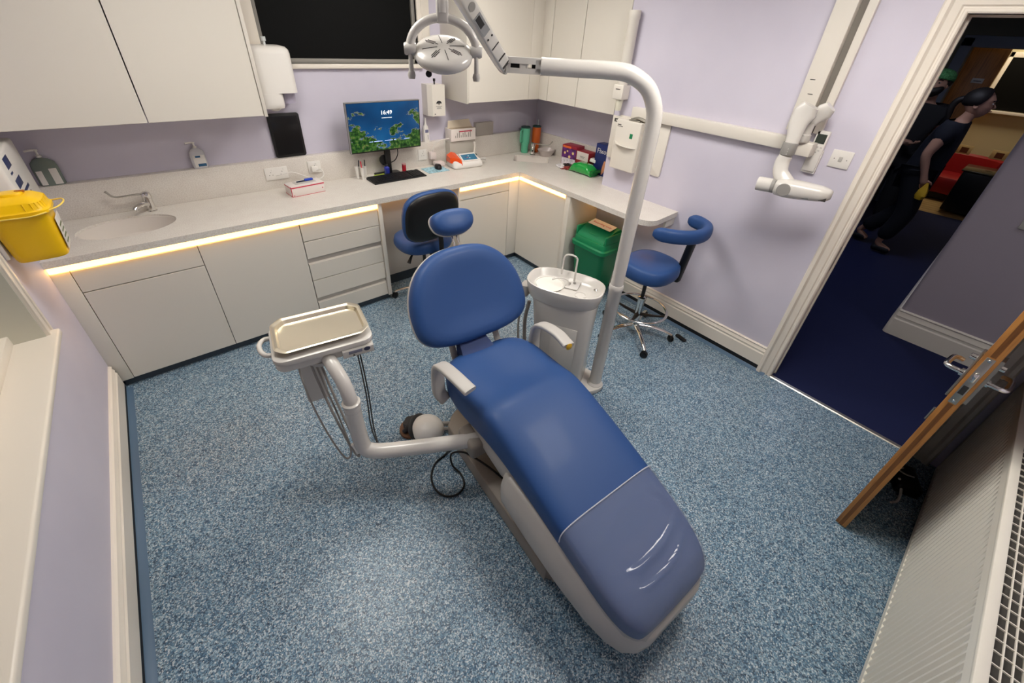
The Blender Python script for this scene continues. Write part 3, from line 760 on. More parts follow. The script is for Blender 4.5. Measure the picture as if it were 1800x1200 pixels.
bm = nb(); lathe(bm, [(.0001, 0), (.004, 0), (.0035, .002), (.0001, .002)], 12, M=frame((.105, -.150, .768), (1, 0, 0), (0, 0, 1))); obj('button', bm, M_dark, fp)
bm = nb(); tube(bm, [(-.19, .075, .806), (-.225, .07, .81), (-.243, .035, .812), (-.24, -.01, .812), (-.222, -.045, .81), (-.19, -.05, .806)], .0105, 12, 5); obj('handle', bm, M_enamel, un)
bm = nb(); lathe(bm, [(.0001, .72), (.06, .725), (.075, .745), (.078, .757), (.0001, .757)], 28, c=(-.02, -.055, 0)); obj('swivel', bm, M_lgrey, un)
# holder plate with instruments hanging behind
bm = nb()
prism(bm, rrect(.095, .032, .012, 4, -.078, -.01), .455, .755, .006)
obj('instrument_holder', bm, M_enamel, un)
T2 = TM_.inverted()
def wp(*p): return [T2 @ Vector(q) for q in p]
# arm (world coordinates)
bm = nb()
P = wp((.78, 1.045, .315), (.7, 1.085, .312), (.55, 1.17, .308), (.43, 1.24, .304), (.36, 1.285, .302), (.32, 1.315, .315), (.308, 1.332, .35), (.305, 1.34, .42), (.303, 1.345, .50), (.303, 1.345, .59))
tube(bm, P, .0355, 20, 5)
lathe(bm, [(.0345, 0), (.0365, .004), (.0365, .03), (.034, .034), (.039, .038), (.0395, .052), (.034, .056), (.0001, .056)], 24, M=T2 @ Matrix.Translation((.303, 1.346, .565)))
arm = obj('lower_arm', bm, M_enamel, un)
bm = nb(); P = wp((.303, 1.346, .60), (.303, 1.352, .64), (.30, 1.385, .70), (.292, 1.44, .745), (.287, 1.505, .765), (.283, 1.56, .77))
tube(bm, P, .0295, 18, 6); obj('upper_arm', bm, M_enamel, un)
# hoses
def hose(pts, r=.0042, m=M_hose, nm='hose'):
    bm = nb(); tube(bm, wp(*pts), r, 8, 6); return obj(nm, bm, m, un)
hose([(.175, 1.56, .76), (.17, 1.52, .68), (.175, 1.48, .56), (.195, 1.43, .4), (.225, 1.38, .27), (.25, 1.37, .255), (.265, 1.39, .3), (.262, 1.43, .42), (.25, 1.49, .58), (.24, 1.55, .73)])
hose([(.22, 1.55, .76), (.225, 1.5, .66), (.24, 1.44, .5), (.262, 1.37, .33), (.28, 1.34, .27), (.292, 1.35, .29), (.285, 1.38, .37), (.27, 1.45, .53), (.26, 1.55, .72)], .0055)
hose([(.268, 1.345, .36), (.276, 1.345, .33), (.282, 1.345, .285)], .0085, M_white, 'syringe')
for dx in (0, .011):
    hose([(.415+dx, 1.52, .76), (.41+dx, 1.49, .68), (.395+dx, 1.43, .52), (.375+dx, 1.38, .37), (.37, 1.3, .31)], .0032, M_dark, 'cord')
# steel tray lying on the table
tr = thing('instrument_tray', 'empty brushed steel tray with rounded corners lying on the instrument table', 'tray', M=TM_ @ Matrix.Translation((.003, .012, .828)) @ Matrix.Rotation(R_(.8), 4, 'Z'))
bm = nb()
def cham(w, d, c, r=.01):
    pts = [(w/2-c, -d/2), (w/2, -d/2+c), (w/2, d/2-c), (w/2-c, d/2), (-w/2+c, d/2), (-w/2, d/2-c), (-w/2, -d/2+c), (-w/2+c, -d/2)]
    o = []
    for i, p in enumerate(pts):
        a, b_, q = Vector(pts[i-1]), Vector(p), Vector(pts[(i+1) % 8])
        for t_ in (0, .33, .66, 1):
            e0 = b_+(a-b_).normalized()*r; e1 = b_+(q-b_).normalized()*r
            o.append(tuple((1-t_)**2*e0+2*t_*(1-t_)*b_+t_*t_*e1))
    return o
S = lambda w, d, c, z, r=.012: [(p[0], p[1], z) for p in cham(w, d, c, r)]
loft(bm, [S(.33, .21, .030, .0035), S(.338, .218, .031, .0045), S(.352, .232, .036, .023), S(.372, .252, .038, .0265), S(.386, .266, .039, .0245), S(.386, .266, .039, .0225), S(.372, .252, .038, .0245), S(.35, .23, .036, .021), S(.335, .215, .031, .001), S(.325, .205, .03, 0)], False)
bm.verts.ensure_lookup_table(); nv = 32
bm.faces.new([bm.verts[i] for i in range(nv)]); bm.faces.new([bm.verts[i] for i in range(len(bm.verts)-nv, len(bm.verts))])
obj('pan', bm, M_steel, tr, ang=28)

# ---------------------------------------------------------------- foot control
fp_ = thing('foot_control', 'white domed foot pedal with a brown wooden toe plate under the chair arm', 'foot pedal', (.705, 1.465, 0), R_(38))
bm = nb(); lathe(bm, [(.0001, 0), (.094, 0), (.1, .01), (.097, .036), (.081, .064), (.048, .082), (.0001, .088)], 28, sx=.95, sy=1.0); obj('dome', bm, M_white, fp_)
bm = nb(); pillow(bm, smooth_outline([(-.02, .05), (.05, .06), (.075, .1), (.05, .145), (0, .165), (-.05, .15), (-.08, .11), (-.07, .06)], 3), [(1, .004), (1, .012), (.96, .016)]); obj('toe_plate', bm, mat('brown_toe_plate', '6e4a30', .5), fp_)
bm = nb(); tube(bm, [(-.085, .03, .012), (-.06, .075, .05), (0, .09, .066), (.06, .075, .05), (.085, .03, .012)], .014, 10, 5, flat=.8); tube(bm, [(-.05, .12, .02), (-.03, .1, .05), (.03, .1, .05), (.055, .12, .02)], .015, 10, 5)
prism(bm, rrect(.07, .06, .02, 4, 0, .11), .02, .062, .008); obj('guard', bm, M_dark, fp_)
bm = nb(); tube(bm, [(.05, -.06, .03), (.07, -.14, .03), (.04, -.2, .02)], .013, 10, 5); tube(bm, [(.02, -.07, .03), (.03, -.14, .025), (.0, -.2, .02)], .01, 10, 5); obj('cable_sleeve', bm, M_grey, fp_)
bm = nb(); tube(bm, [(.74, 1.275, .02), (.70, 1.265, .008), (.63, 1.25, .006), (.575, 1.195, .006), (.556, 1.124, .006), (.575, 1.06, .006), (.63, 1.03, .006), (.685, 1.05, .007), (.705, 1.11, .012), (.69, 1.17, .035), (.70, 1.19, .10), (.75, 1.15, .116), (.785, 1.07, .113), (.81, .98, .112), (.825, .90, .111)], .0052, 10, 7)
solo('power_cable', bm, M_black, 'black cable lying in a loop on the floor beside the chair base', 'cable', loc=(.6, 1.1, 0))

# ---------------------------------------------------------------- spittoon unit and lamp post
SA = R_(-62.7)
SM = Matrix.Translation((1.651, 1.38, 0)) @ Matrix.Rotation(SA, 4, 'Z')
sp = thing('spittoon_unit', 'white spittoon column with an oval basin right of the dental chair', 'spittoon', M=SM)
def sr(w, d, z, cx=0, cy=0, n=32, e=2.7): return [(cx+px, cy+py, z) for px, py in selli(w, d, n, e)]
bm = nb()
loft(bm, [sr(.165, .108, .03, .04, e=4.5), sr(.172, .112, .06, .04, e=4.5), sr(.178, .114, .35, .03, e=4.5), sr(.195, .118, .60, .018, e=4), sr(.205, .12, .65, .01, e=3.5)]); obj('column', bm, M_enamel, sp, ang=40)
bm = nb(); box(bm, -.07, .09, -.117, -.113, .1, .5, .001, M=Matrix.Translation((.05, 0, 0))); obj('service_panel', bm, M_enamel, sp)
bm = nb()
loft(bm, [sr(.19, .11, .636, .01), sr(.213, .128, .64), sr(.222, .136, .66), sr(.232, .144, .705), sr(.238, .149, .738), sr(.237, .148, .745), sr(.231, .142, .747), sr(.222, .134, .741), sr(.20, .118, .712, -.005), sr(.17, .095, .70, -.02)]); obj('basin', bm, M_enamel, sp, ang=50)
bm = nb(); lathe(bm, [(.088, .704), (.084, .702), (.07, .69), (.04, .684), (.0001, .683)], 28, c=(-.10, .01, 0)); lathe(bm, [(.09, .703), (.093, .708), (.088, .7085), (.084, .703)], 28, c=(-.10, 0, 0)); obj('bowl', bm, mat('bowl_ceramic', 'e8e4dc', .12, coat=.6), sp)
bm = nb(); box(bm, -.005, .075, .0, .125, .7, .712, .005); obj('cup_platform', bm, M_enamel, sp)
bm = nb(); lathe(bm, [(.034, .7), (.036, .704), (.03, .705), (.028, .701), (.0001, .701)], 24, c=(.105, -.03, 0)); obj('cup_rest', bm, M_enamel, sp)
for q in ((.014, .045), (.04, .065)):
    bm = nb(); lathe(bm, [(.0001, .712), (.0085, .712), (.008, .722), (.0001, .723)], 16, c=(q[0], q[1], 0)); obj('button', bm, M_grey, sp)
bm = nb(); lathe(bm, [(.0001, .706), (.014, .706), (.014, .714), (.009, .718), (.0001, .718)], 20, c=(.178, .055, 0)); obj('knob', bm, M_chrome, sp)
bm = nb(); tube(bm, [(.03, .095, .70), (.03, .095, .84), (.027, .095, .868), (.005, .095, .882), (-.03, .095, .88), (-.05, .095, .86), (-.055, .095, .80), (-.055, .095, .74)], .0058, 10, 5)
obj('cup_filler_spout', bm, M_enamel, sp)
bm = nb(); tube(bm, [(.02, .03, .70), (.0, .03, .745), (-.05, .02, .75), (-.09, .01, .735)], .0042, 10, 5); obj('rinse_spout', bm, M_enamel, sp)
bm = nb()
bpts = [(-.13, -.12), (.2, -.12), (.31, -.07), (.352, .004), (.31, .07), (.2, .12), (-.13, .12)]
prism(bm, smooth_outline(bpts, 3), 0, .035, .006); obj('base_plate', bm, M_enamel, sp)
bm = nb(); prism(bm, rrect(.05, .08, .015, 3, -.245, -.02), .60, .68, .006); obj('holder', bm, M_lgrey, sp)
for k, (a_, c_) in enumerate([((-.24, -.07, .56), (-.10, -.25, .03)), ((-.21, -.03, .56), (-.06, -.19, .04))]):
    bm = nb(); tube(bm, [a_, (a_[0]-.015, a_[1]-.01, .4), (a_[0]+.02, a_[1]-.05, .2), (c_[0]-.04, c_[1]+.02, .09), c_], [.007, .012][k] if k == 0 else .012, 10, 6); obj('hose', bm, M_hose, sp)
bm = nb(); tube(bm, [(.02, -.16, .5), (-.03, -.12, .5), (-.1, -.08, .55)], .005, 8, 4)
bm.free()

PX, PY = 1.79, 1.12
lp_ = thing('operating_lamp', 'white dental operating lamp on a tall bent pole beside the spittoon', 'dental lamp', (PX, PY, .03))
bm = nb(); lathe(bm, [(.0001, .034), (.05, .034), (.05, .04), (.038, .055), (.038, .07), (.038, .775), (.041, .78), (.0415, .806), (.037, .815), (.0001, .815)], 28, c=(PX, PY, 0)); obj('lower_pole', bm, M_enamel, lp_, world=True)
AZ = 1.876
dA = Vector((1.33-PX, 1.57-PY, 0)).normalized()
def ap(s, z): return (PX+dA.x*s, PY+dA.y*s, z)
bm = nb(); tube(bm, [ap(0, .80), ap(0, 1.2), ap(0, 1.5), ap(0, 1.66), ap(.012, 1.74), ap(.055, 1.815), ap(.125, 1.86), ap(.2, AZ), ap(.4, AZ), ap(.53, AZ)], .0355, 22, 7); up_ = obj('upper_pole', bm, M_enamel, lp_, world=True, ang=60)
bm = nb(); tube(bm, [ap(.52, AZ), ap(.535, AZ)], .0365, 22, 0); AM = frame(ap(.535, AZ), dA, (-dA.y, dA.x, 0))
box(bm, 0, .15, -.024, .024, .01, .026, .004, M=AM); box(bm, 0, .15, -.024, .024, -.028, -.014, .004, M=AM); box(bm, .0, .02, -.024, .024, -.02, .02, .003, M=AM); box(bm, .06, .09, -.02, .02, -.02, .02, .003, M=AM); box(bm, .135, .155, -.022, .022, -.026, .024, .003, M=AM)
obj('elbow_joint', bm, M_enamel, lp_, world=True)
bm = nb(); tube(bm, [(.02, .0, -.002), (.04, 0, -.002)], .009, 10, 0, M=AM); tube(bm, [(.09, 0, -.002), (.135, 0, -.002)], .011, 10, 0, M=AM); obj('joint_pin', bm, M_black, lp_, world=True)
E0 = Vector(ap(.70, AZ-.005)); E1 = Vector((.93, 1.50, 2.17))
du = (E1-E0).normalized(); right_ = Vector((.7736, -.6316, .0509))
nz_ = (Vector((0, 0, 2.0))-(E0+E1)/2).normalized()+right_*.45
SMx = frame(E0, du, nz_.cross(du))
L = (E1-E0).length
bm = nb()
rings = []
for x, w, h in ((-.035, .018, .012), (-.02, .026, .022), (.02, .028, .027), (L*.5, .028, .029), (L+.02, .028, .03)):
    rings.append([(x, a_, b_) for a_, b_ in selli(w, h, 24, 6)])
loft(bm, rings, M=SMx); spa = obj('spring_arm', bm, M_enamel, lp_, world=True, ang=40)
bm = nb()
for x0, x1, y0, y1 in ((.06, .066, -.022, .02), (.125, .129, -.022, .02)): box(bm, x0, x1, y0, y1, .0285, .0302, M=SMx)
box(bm, .012, .022, -.02, .02, .026, .0285, M=SMx)
obj('vent_slot', bm, M_gap, spa, world=True)
bm = nb(); box(bm, .20, .285, -.016, .02, .0285, .0305, .0005, M=SMx); lb = obj('display_label', bm, mat('lamp_label', '8e8f90', .4), spa, world=True)
bm = nb(); box(bm, .235, .28, -.008, .016, .0304, .0312, M=SMx); obj('display', bm, M_dark, lb, world=True)
bm = nb(); lathe(bm, [(.0001, 0), (.016, 0), (.016, .0015), (.0001, .0015)], 20, M=SMx @ Matrix.Translation((.325, 0, .0295))); obj('dial', bm, M_grey, spa, world=True)
for yy in (-.012, .012):
    bm = nb(); lathe(bm, [(.0001, 0), (.004, 0), (.004, .002), (.0001, .002)], 10, M=SMx @ Matrix.Translation((.175, yy, .029))); obj('button', bm, M_dark, spa, world=True)
# drop bracket and head
HC = Vector((.885, 1.445, 1.93))
vC = Vector((-HC.x, -HC.y, 0)).normalized()                    # towards the room's near corner
sd = Vector((-vC.y, vC.x, 0))*-1                               # lateral
nrm = (vC*math.cos(R_(60))+Vector((0, 0, 1))*math.sin(R_(60))).normalized()   # vented back faces up and outward
HMx = frame(HC, nrm.cross(Vector((0, 0, 1))).normalized()*-1, nrm.cross(nrm.cross(Vector((0, 0, 1)))).normalized()*-1)
# local z of HMx along nrm ?
if HMx.to_3x3().col[2].dot(nrm) < 0:
    HMx = frame(HC, -HMx.to_3x3().col[0], HMx.to_3x3().col[1])
upv = Vector((0, 0, 1))
latv = HMx.to_3x3().col[0]
topc = HC+upv*.098
bm = nb()
tube(bm, [(.93, 1.50, 2.16), tuple(topc+upv*.09+vC*-.01), tuple(topc+upv*.01)], [.022, .024, .02], 16, 4)
box(bm, -.021, .021, -.016, .016, -.02, .05, .008, 3, M=frame(topc, latv, -vC))
obj('drop_bracket', bm, M_enamel, lp_, world=True)
bm = nb()
pts = [HC+latv*(.115*math.cos(R_(a)))+upv*(.095*math.sin(R_(a)))+upv*.0 for a in range(0, 181, 12)]
tube(bm, pts, .0145, 14, 2); yk = obj('yoke', bm, M_enamel, lp_, world=True)
for s in (-1, 1):
    bm = nb(); c_ = HC+latv*(s*.115)
    lathe(bm, [(.0001, -.02), (.017, -.02), (.02, -.014), (.02, .014), (.017, .02), (.0001, .02)], 20, M=frame(c_, upv, vC)); obj('pivot', bm, M_enamel, yk, world=True)
    bm = nb(); tube(bm, [tuple(c_), tuple(c_-upv*.03+vC*.01), tuple(c_-upv*.065+vC*.014), tuple(c_-upv*.075+vC*.014)], [.008, .0075, .0085, .011], 12, 4)
    lathe(bm, [(.0001, -.012), (.011, -.012), (.014, 0), (.011, .012), (.0001, .012)], 16, M=frame(c_-upv*.08+vC*.014, latv, vC)); obj('handle', bm, M_lgrey, yk, world=True)
bm = nb()
lathe(bm, [(.0001, .014), (.03, .0135), (.07, .010), (.092, .004), (.101, -.004), (.103, -.012), (.099, -.028), (.08, -.042), (.0001, -.045)], 40, M=HMx, sy=.92)
hd = obj('lamp_head', bm, M_enamel, lp_, world=True, ang=50)
bm = nb()
for k in range(8):
    a = R_(k*45+12)
    for off in ((-.006, .0, .006) if k % 2 else (0, )):
        r0, r1 = (.022, .075) if off == 0 else (.035, .068)
        z = lambda r: .0138-.0045*(r/.075)**2
        Pp = [Vector((math.cos(a)*r-math.sin(a)*off, math.sin(a)*r*.92+math.cos(a)*off, z(r)+.0006)) for r in (r0, (r0+r1)/2, r1)]
        tube(bm, [HMx @ p for p in Pp], .0013, 6, 2)
obj('vent_slot', bm, M_gap, hd, world=True)
bm = nb(); lathe(bm, [(.0001, -.0445), (.07, -.0425), (.07, -.049), (.0001, -.051)], 32, M=HMx, sy=.9); obj('lens', bm, mat('lamp_lens', '20242a', .05, coat=1), hd, world=True)
bm = nb(); lathe(bm, [(.0001, 0), (.011, 0), (.011, .012), (.0001, .013)], 14, M=frame(HC-upv*.075-latv*.055+vC*.0, latv, upv)); obj('sensor', bm, M_black, hd, world=True)

# ---------------------------------------------------------------- stools
def stool_base(t, R0, angs, ring=None, ringz=.25, zs=.44, cz=.05):
    bm = nb(); lathe(bm, [(.0001, .07), (.04, .07), (.045, .085), (.036, .115), (.027, .12), (.027, .2), (.0001, .2)], 20); obj('hub', bm, M_chrome, t)
    for k, a in enumerate(angs):
        a = R_(a); ca, sa = math.cos(a), math.sin(a)
        bm = nb(); tube(bm, [(ca*.03, sa*.03, .098), (ca*R0*.45, sa*R0*.45, .1), (ca*R0*.8, sa*R0*.8, .082), (ca*R0, sa*R0, .062)], [.018, .016, .014, .012], 12, 4, flat=.75); lg = obj('leg', bm, M_chrome, t)
        bm = nb(); M = Matrix.Translation((ca*R0, sa*R0, .028)) @ Matrix.Rotation(a+1.0+k, 4, 'Z') @ Matrix.Rotation(PI/2, 4, 'X')
        for s in (-1, 1): lathe(bm, [(.0001, s*.008-.007), (.022, s*.008-.007), (.027, s*.008-.004), (.027, s*.008+.004), (.022, s*.008+.007), (.0001, s*.008+.007)], 20, M=M)
        tube(bm, [(ca*R0, sa*R0, .03), (ca*R0, sa*R0, .062)], .008, 8, 0)
        obj('castor', bm, M_black, lg)
    bm = nb(); tube(bm, [(0, 0, .18), (0, 0, zs)], .014, 14, 0); obj('gas_lift', bm, M_black, t)
    bm = nb(); lathe(bm, [(.0001, .19), (.026, .19), (.026, .33), (.03, .335), (.03, .35), (.02, .356), (.0001, .356)], 20); obj('column_sleeve', bm, M_chrome, t)
    if ring:
        bm = nb(); N = 40
        P = [(ring*math.cos(2*PI*i/N), ring*math.sin(2*PI*i/N), ringz) for i in range(N+1)]
        tube(bm, P, .0095, 12, 0, cap=False); fr = obj('foot_ring', bm, M_chrome, t)
        bm = nb()
        for k in range(4):
            a = R_(20+90*k); tube(bm, [(.02*math.cos(a), .02*math.sin(a), ringz-.05), (ring*.55*math.cos(a), ring*.55*math.sin(a), ringz-.03), (ring*math.cos(a), ring*math.sin(a), ringz)], [.02, .014, .009], 10, 3, flat=.6)
        obj('ring_spoke', bm, M_black, t)
def seatpad(t, w, d, z0, z1, e=2.6, name='seat'):
    bm = nb(); n = 40
    def r(k, z): return [(px, py, z) for px, py in selli(w*k, d*k, n, e)]
    loft(bm, [r(.8, z0), r(.96, z0+.008), r(1, z0+.03), r(.995, z0+(z1-z0)*.55), r(.965, z1-.016), r(.9, z1-.005), r(.75, z1), r(.4, z1-.004)]); return obj(name, bm, M_blue, t, ang=60)
st = thing('assistant_stool', 'tall blue assistant stool with curved arm support and chrome foot ring by the right wall', 'stool', (2.50, 1.325, 0))
stool_base(st, .29, (232, 304, 16, 88, 160), ring=.205, zs=.56)
s_ = seatpad(st, .205, .19, .555, .665)
bm = nb(); prism(bm, rrect(.2, .16, .03, 4), .535, .558, .004); prism(bm, rrect(.3, .09, .02, 3, .07, -.07), .53, .546, .003); obj('mechanism', bm, M_black, st)
# bellows post to the arm support
bm = nb(); P0 = Vector((.19, -.13, .50)); P1 = Vector((.12, -.19, .87)); N = 22
rings = []
ax = (P1-P0).normalized(); s1 = ax.cross(Vector((1, 0, 0))).normalized(); s2 = ax.cross(s1)
for i in range(N*2+1):
    p = P0.lerp(P1, i/(N*2)); k = 1.0 if i % 2 else .82
    rings.append([p+s1*a*k+s2*b*k for a, b in selli(.026, .032, 16, 3)])
loft(bm, rings); obj('bellows_post', bm, M_black, st, ang=80)
bm = nb()
rings = []
path = [(-.085, .0, .905), (-.05, -.09, .905), (.02, -.17, .905), (.11, -.215, .905), (.22, -.215, .905), (.31, -.17, .905), (.355, -.085, .905), (.35, -.01, .905)]
PP = cr(path, 4)
for i, p in enumerate(PP):
    t_ = (PP[min(i+1, len(PP)-1)]-PP[max(i-1, 0)]).normalized(); sd_ = Vector((0, 0, 1)).cross(t_)
    e_ = min(i, len(PP)-1-i); k = [.45, .8, .95][e_] if e_ < 3 else 1
    rings.append([p+sd_*px*k+Vector((0, 0, 1))*(pz*k) for px, pz in selli(.036, .048, 20, 2.6)])
loft(bm, rings); obj('arm_support', bm, M_blue, st, ang=60)

s2 = thing('dentist_stool', 'blue dentist stool with a black-backed backrest pushed up to the knee hole', 'stool', (1.43, 2.74, 0))
stool_base(s2, .27, (151, 223, 295, 7, 79), zs=.5)
seatpad(s2, .225, .2, .505, .6)
bm = nb(); prism(bm, rrect(.2, .2, .03, 4), .48, .507, .004); box(bm, -.03, .03, -.26, -.05, .482, .5, .004); tube(bm, [(-.06, -.02, .49), (-.13, -.05, .465), (-.18, -.08, .42)], [.007, .007, .015], 10, 4); tube(bm, [(.0, -.26, .49), (0, -.285, .53), (0, -.285, .65), (0, -.265, .78)], .02, 12, 5, flat=.5); obj('mechanism', bm, M_black, s2)
BM2 = frame((-.04, -.225, .835), (1, .04, 0), (-.0, -.12, 1))   # z points towards -y (rear)
if BM2.to_3x3().col[2].y > 0: BM2 = frame((-.04, -.225, .835), (-1, -.04, 0), (-.0, -.12, 1))
bo2 = [(px, py) for px, py in selli(.235, .195, 48, 3.0)]
bm = nb(); pillow(bm, bo2, [(.3, -.052), (.7, -.05), (.88, -.042), (.97, -.024), (1, -.002), (1, .012), (.96, .022)], M=BM2); br = obj('backrest', bm, M_blue, s2, ang=60)
bm = nb(); pillow(bm, bo2, [(.955, .016), (.955, .022), (.93, .034), (.86, .044), (.7, .05), (.3, .053)], M=BM2); b_ = obj('back_shell', bm, M_black, s2, ang=60); b_['label'] = 'black rear shell'
# ---------------------------------------------------------------- things on walls
YSP = YB-.055        # face of the back upstand
def socket(label, x0, x1, z0, z1, y, cat='socket', facing='-y', double=False, kind='socket'):
    w, h = x1-x0, z1-z0
    t = thing('wall_socket' if kind == 'socket' else 'light_switch', label, cat, ((x0+x1)/2, y, (z0+z1)/2) if facing == '-y' else (y, (x0+x1)/2, (z0+z1)/2), 0 if facing == '-y' else R_(-90))
    bm = nb(); box(bm, -w/2, w/2, -.009, 0, -h/2, h/2, .003, 2); obj('plate', bm, M_white, t)
    if kind == 'socket':
        for cx in ((-w/4, w/4) if double else (0,)):
            bm = nb()
            for dx, dz, a, b in ((0, .012, .003, .007), (-.011, -.008, .006, .003), (.011, -.008, .006, .003)): box(bm, cx+dx-a/2, cx+dx+a/2, -.0096, -.0085, dz-b/2, dz+b/2)
            obj('pin_hole', bm, M_dark, t)
            bm = nb(); box(bm, cx-.005+.012, cx+.005+.012, -.012, -.008, .022, .035, .001); obj('rocker', bm, M_white, t)
    else:
        bm = nb(); box(bm, -.009, .009, -.0125, -.008, -.013, .013, .002); obj('rocker', bm, M_lgrey, t)
        for s in (-1, 1):
            bm = nb(); lathe(bm, [(.0001, 0), (.003, 0), (.0001, .0005)], 10, M=Matrix.Translation((s*.03, -.009, 0)) @ Matrix.Rotation(PI/2, 4, 'X')); obj('screw', bm, M_grey, t)
    return t
socket('white double wall socket behind the red-striped tissue box', .545, .70, .975, 1.065, YSP, double=True)
t = socket('white single wall socket right of the red-striped tissue box with a white plug', .85, .945, .985, 1.075, YSP)
socket('white wall socket on the upstand right of the computer screen', 1.80, 1.885, .965, 1.06, YSP)
socket('white light switch on the lilac wall beside the door frame', .562, .662, 1.448, 1.54, XR, 'switch', '-x', kind='switch')
t = thing('plug', 'white plug with curled lead in the socket right of the tissue box', 'plug', (.89, YSP-.012, 1.02))
bm = nb(); box(bm, -.022, .022, -.022, .002, -.022, .022, .006); obj('plug_body', bm, M_white, t)
bm = nb(); tube(bm, [(.01, -.02, -.01), (.04, -.04, .0), (.045, -.06, -.04), (.0, -.07, -.06), (-.08, -.06, -.035), (-.17, -.05, .01), (-.24, -.04, .0), (-.28, -.02, -.01)], .0035, 8, 5); obj('lead', bm, M_white, t)
t = thing('plug', 'pale plug and grey transformer beside the orange-lidded device', 'plug', (1.93, YSP-.03, 1.0))
bm = nb(); box(bm, -.03, .03, -.025, .028, -.03, .035, .008); box(bm, .0, .09, -.07, -.0, -.09, -.05, .008); obj('plug_body', bm, mat('pink_white_plastic', 'dccfca', .4), t)
bm = nb(); tube(bm, [(.0, -.01, .03), (.01, -.02, .09), (.06, -.03, .13), (.14, -.03, .14), (.2, -.03, .14)], .0042, 8, 5); obj('lead', bm, M_white, t)

# air conditioning remote in its holder
t = thing('wall_remote', 'white slim remote control with grey display in a wall holder left of the light switch', 'remote', (XR, .738, 1.39), R_(-90))
bm = nb(); box(bm, -.036, .036, -.02, 0, 0, .13, .004); obj('holder', bm, M_white, t)
bm = nb(); box(bm, -.032, .032, -.03, -.006, .012, .232, .005); rb = obj('remote_body', bm, M_white, t)
bm = nb(); box(bm, -.024, .024, -.0312, -.029, .165, .215, .001); obj('display', bm, mat('lcd', '3c423c', .2), rb)
bm = nb()
for bx, bz in ((-.018, .145), (0, .147), (.018, .145), (-.012, .128), (.012, .128), (0, .118)): box(bm, bx-.005, bx+.005, -.0315, -.029, bz-.003, bz+.003, .001)
obj('button', bm, M_lgrey, rb)

# horizontal rail for the x-ray arm
bm = nb(); box(bm, XR-.05, XR, .845, 2.005, 1.49, 1.566, .006, 2); o = solo('mounting_rail', bm, M_whitew, 'long white horizontal mounting rail across the lilac wall', 'rail', loc=(XR-.02, 1.4, 1.49))
# vertical trunking
t = thing('cable_trunking', 'white vertical cable trunking with a grey slot rising above the x-ray arm', 'trunking', (XR-.03, .85, 1.6))
bm = nb(); box(bm, XR-.055, XR, .825, .925, 1.60, ZC, .004); box(bm, XR-.03, XR, .75, .79, 1.60, ZC, .004); obj('cover', bm, M_whitew, t, world=True)
bm = nb(); box(bm, XR-.012, XR, .79, .825, 1.60, ZC); obj('slot', bm, mat('trunking_slot', '7d776f', .6), t, world=True)
bm = nb(); box(bm, XR-.0565, XR-.054, .86, .885, 1.79, 1.793); box(bm, XR-.0565, XR-.054, .875, .90, 1.86, 1.863); obj('fixing_slot', bm, M_gap, t, world=True)
# x-ray unit
xr = thing('xray_arm', 'white folded dental x-ray arm hanging from the rail beside the door', 'x-ray unit', (2.8, .8, 1.5))
bm = nb(); box(bm, XR-.13, XR-.05, .735, .845, 1.49, 1.562, .006); obj('rail_bracket', bm, M_whitew, xr, world=True)
bm = nb(); lathe(bm, [(.032, 0), (.034, .003), (.034, .04), (.029, .043), (.029, .1), (.0001, .1)], 24, c=(2.80, .80, 1.562)); obj('pivot_post', bm, M_enamel, xr, world=True)
def blade(pts, wid, thk, lat, nm='arm_cover', m=M_enamel):
    bm = nb(); P = cr(pts, 6); rings = []; W = wid
    for i, p in enumerate(P):
        f = i/(len(P)-1)*(len(W)-1); k = min(int(f), len(W)-2); w_ = W[k]+(W[k+1]-W[k])*(f-k)
        t_ = (P[min(i+1, len(P)-1)]-P[max(i-1, 0)]).normalized(); s_ = Vector(lat); s_ = (s_-t_*s_.dot(t_)).normalized(); q = t_.cross(s_)
        rings.append([p+s_*a+q*b for a, b in selli(w_, thk*min(1, w_/max(W)*1.6), 24, 2.6)])
    loft(bm, rings); return obj(nm, bm, m, xr, world=True, ang=60)
lat = Vector((.25, -1, 0)).normalized()
blade([(2.72, .82, 1.545), (2.725, .825, 1.60), (2.73, .83, 1.66), (2.735, .82, 1.71), (2.735, .805, 1.75)], [.033, .037, .047, .056, .04], .03, lat)
blade([(2.81, .79, 1.655), (2.81, .78, 1.69), (2.81, .755, 1.725), (2.81, .735, 1.75)], [.022, .036, .044, .03], .024, lat)
bm = nb(); box(bm, 2.728, 2.742, .79, .80, 1.66, 1.74, .004); bm.free()
bm = nb(); lathe(bm, [(.0001, 1.485), (.035, 1.485), (.037, 1.49), (.037, 1.545), (.035, 1.55), (.0001, 1.55)], 26, c=(2.715, .822, .012)); cl = obj('grey_collar', bm, M_grey, xr, world=True)
bm = nb()
for dz in (0, .014, .028): lathe(bm, [(.0001, 0), (.0035, 0), (.0001, .001)], 8, M=frame((2.715-.036, .815, 1.505+dz), (0, 1, 0), (0, 0, 1)))
obj('screw', bm, M_white, cl, world=True)
blade([(2.715, .822, 1.49), (2.712, .826, 1.45), (2.70, .81, 1.40), (2.69, .765, 1.36), (2.688, .745, 1.335)], [.034, .037, .038, .042, .05], .03, lat, 'swan_neck')
XH = frame((2.675, .742, 1.335), (.16, -.98, .06), (.0, .06, 1))    # local x along the head, z towards the room or wall
bm = nb(); rings = []
for x, w, h in ((-.06, .036, .03), (-.05, .05, .043), (0, .06, .05), (.03, .06, .05), (.08, .058, .047), (.16, .052, .04), (.2, .042, .03), (.214, .024, .02)):
    rings.append([(x, b, a) for a, b in selli(w, h, 26, 2.6)])
loft(bm, rings, M=XH); xh = obj('xray_head', bm, M_enamel, xr, world=True, ang=60)
bm = nb(); rings = []
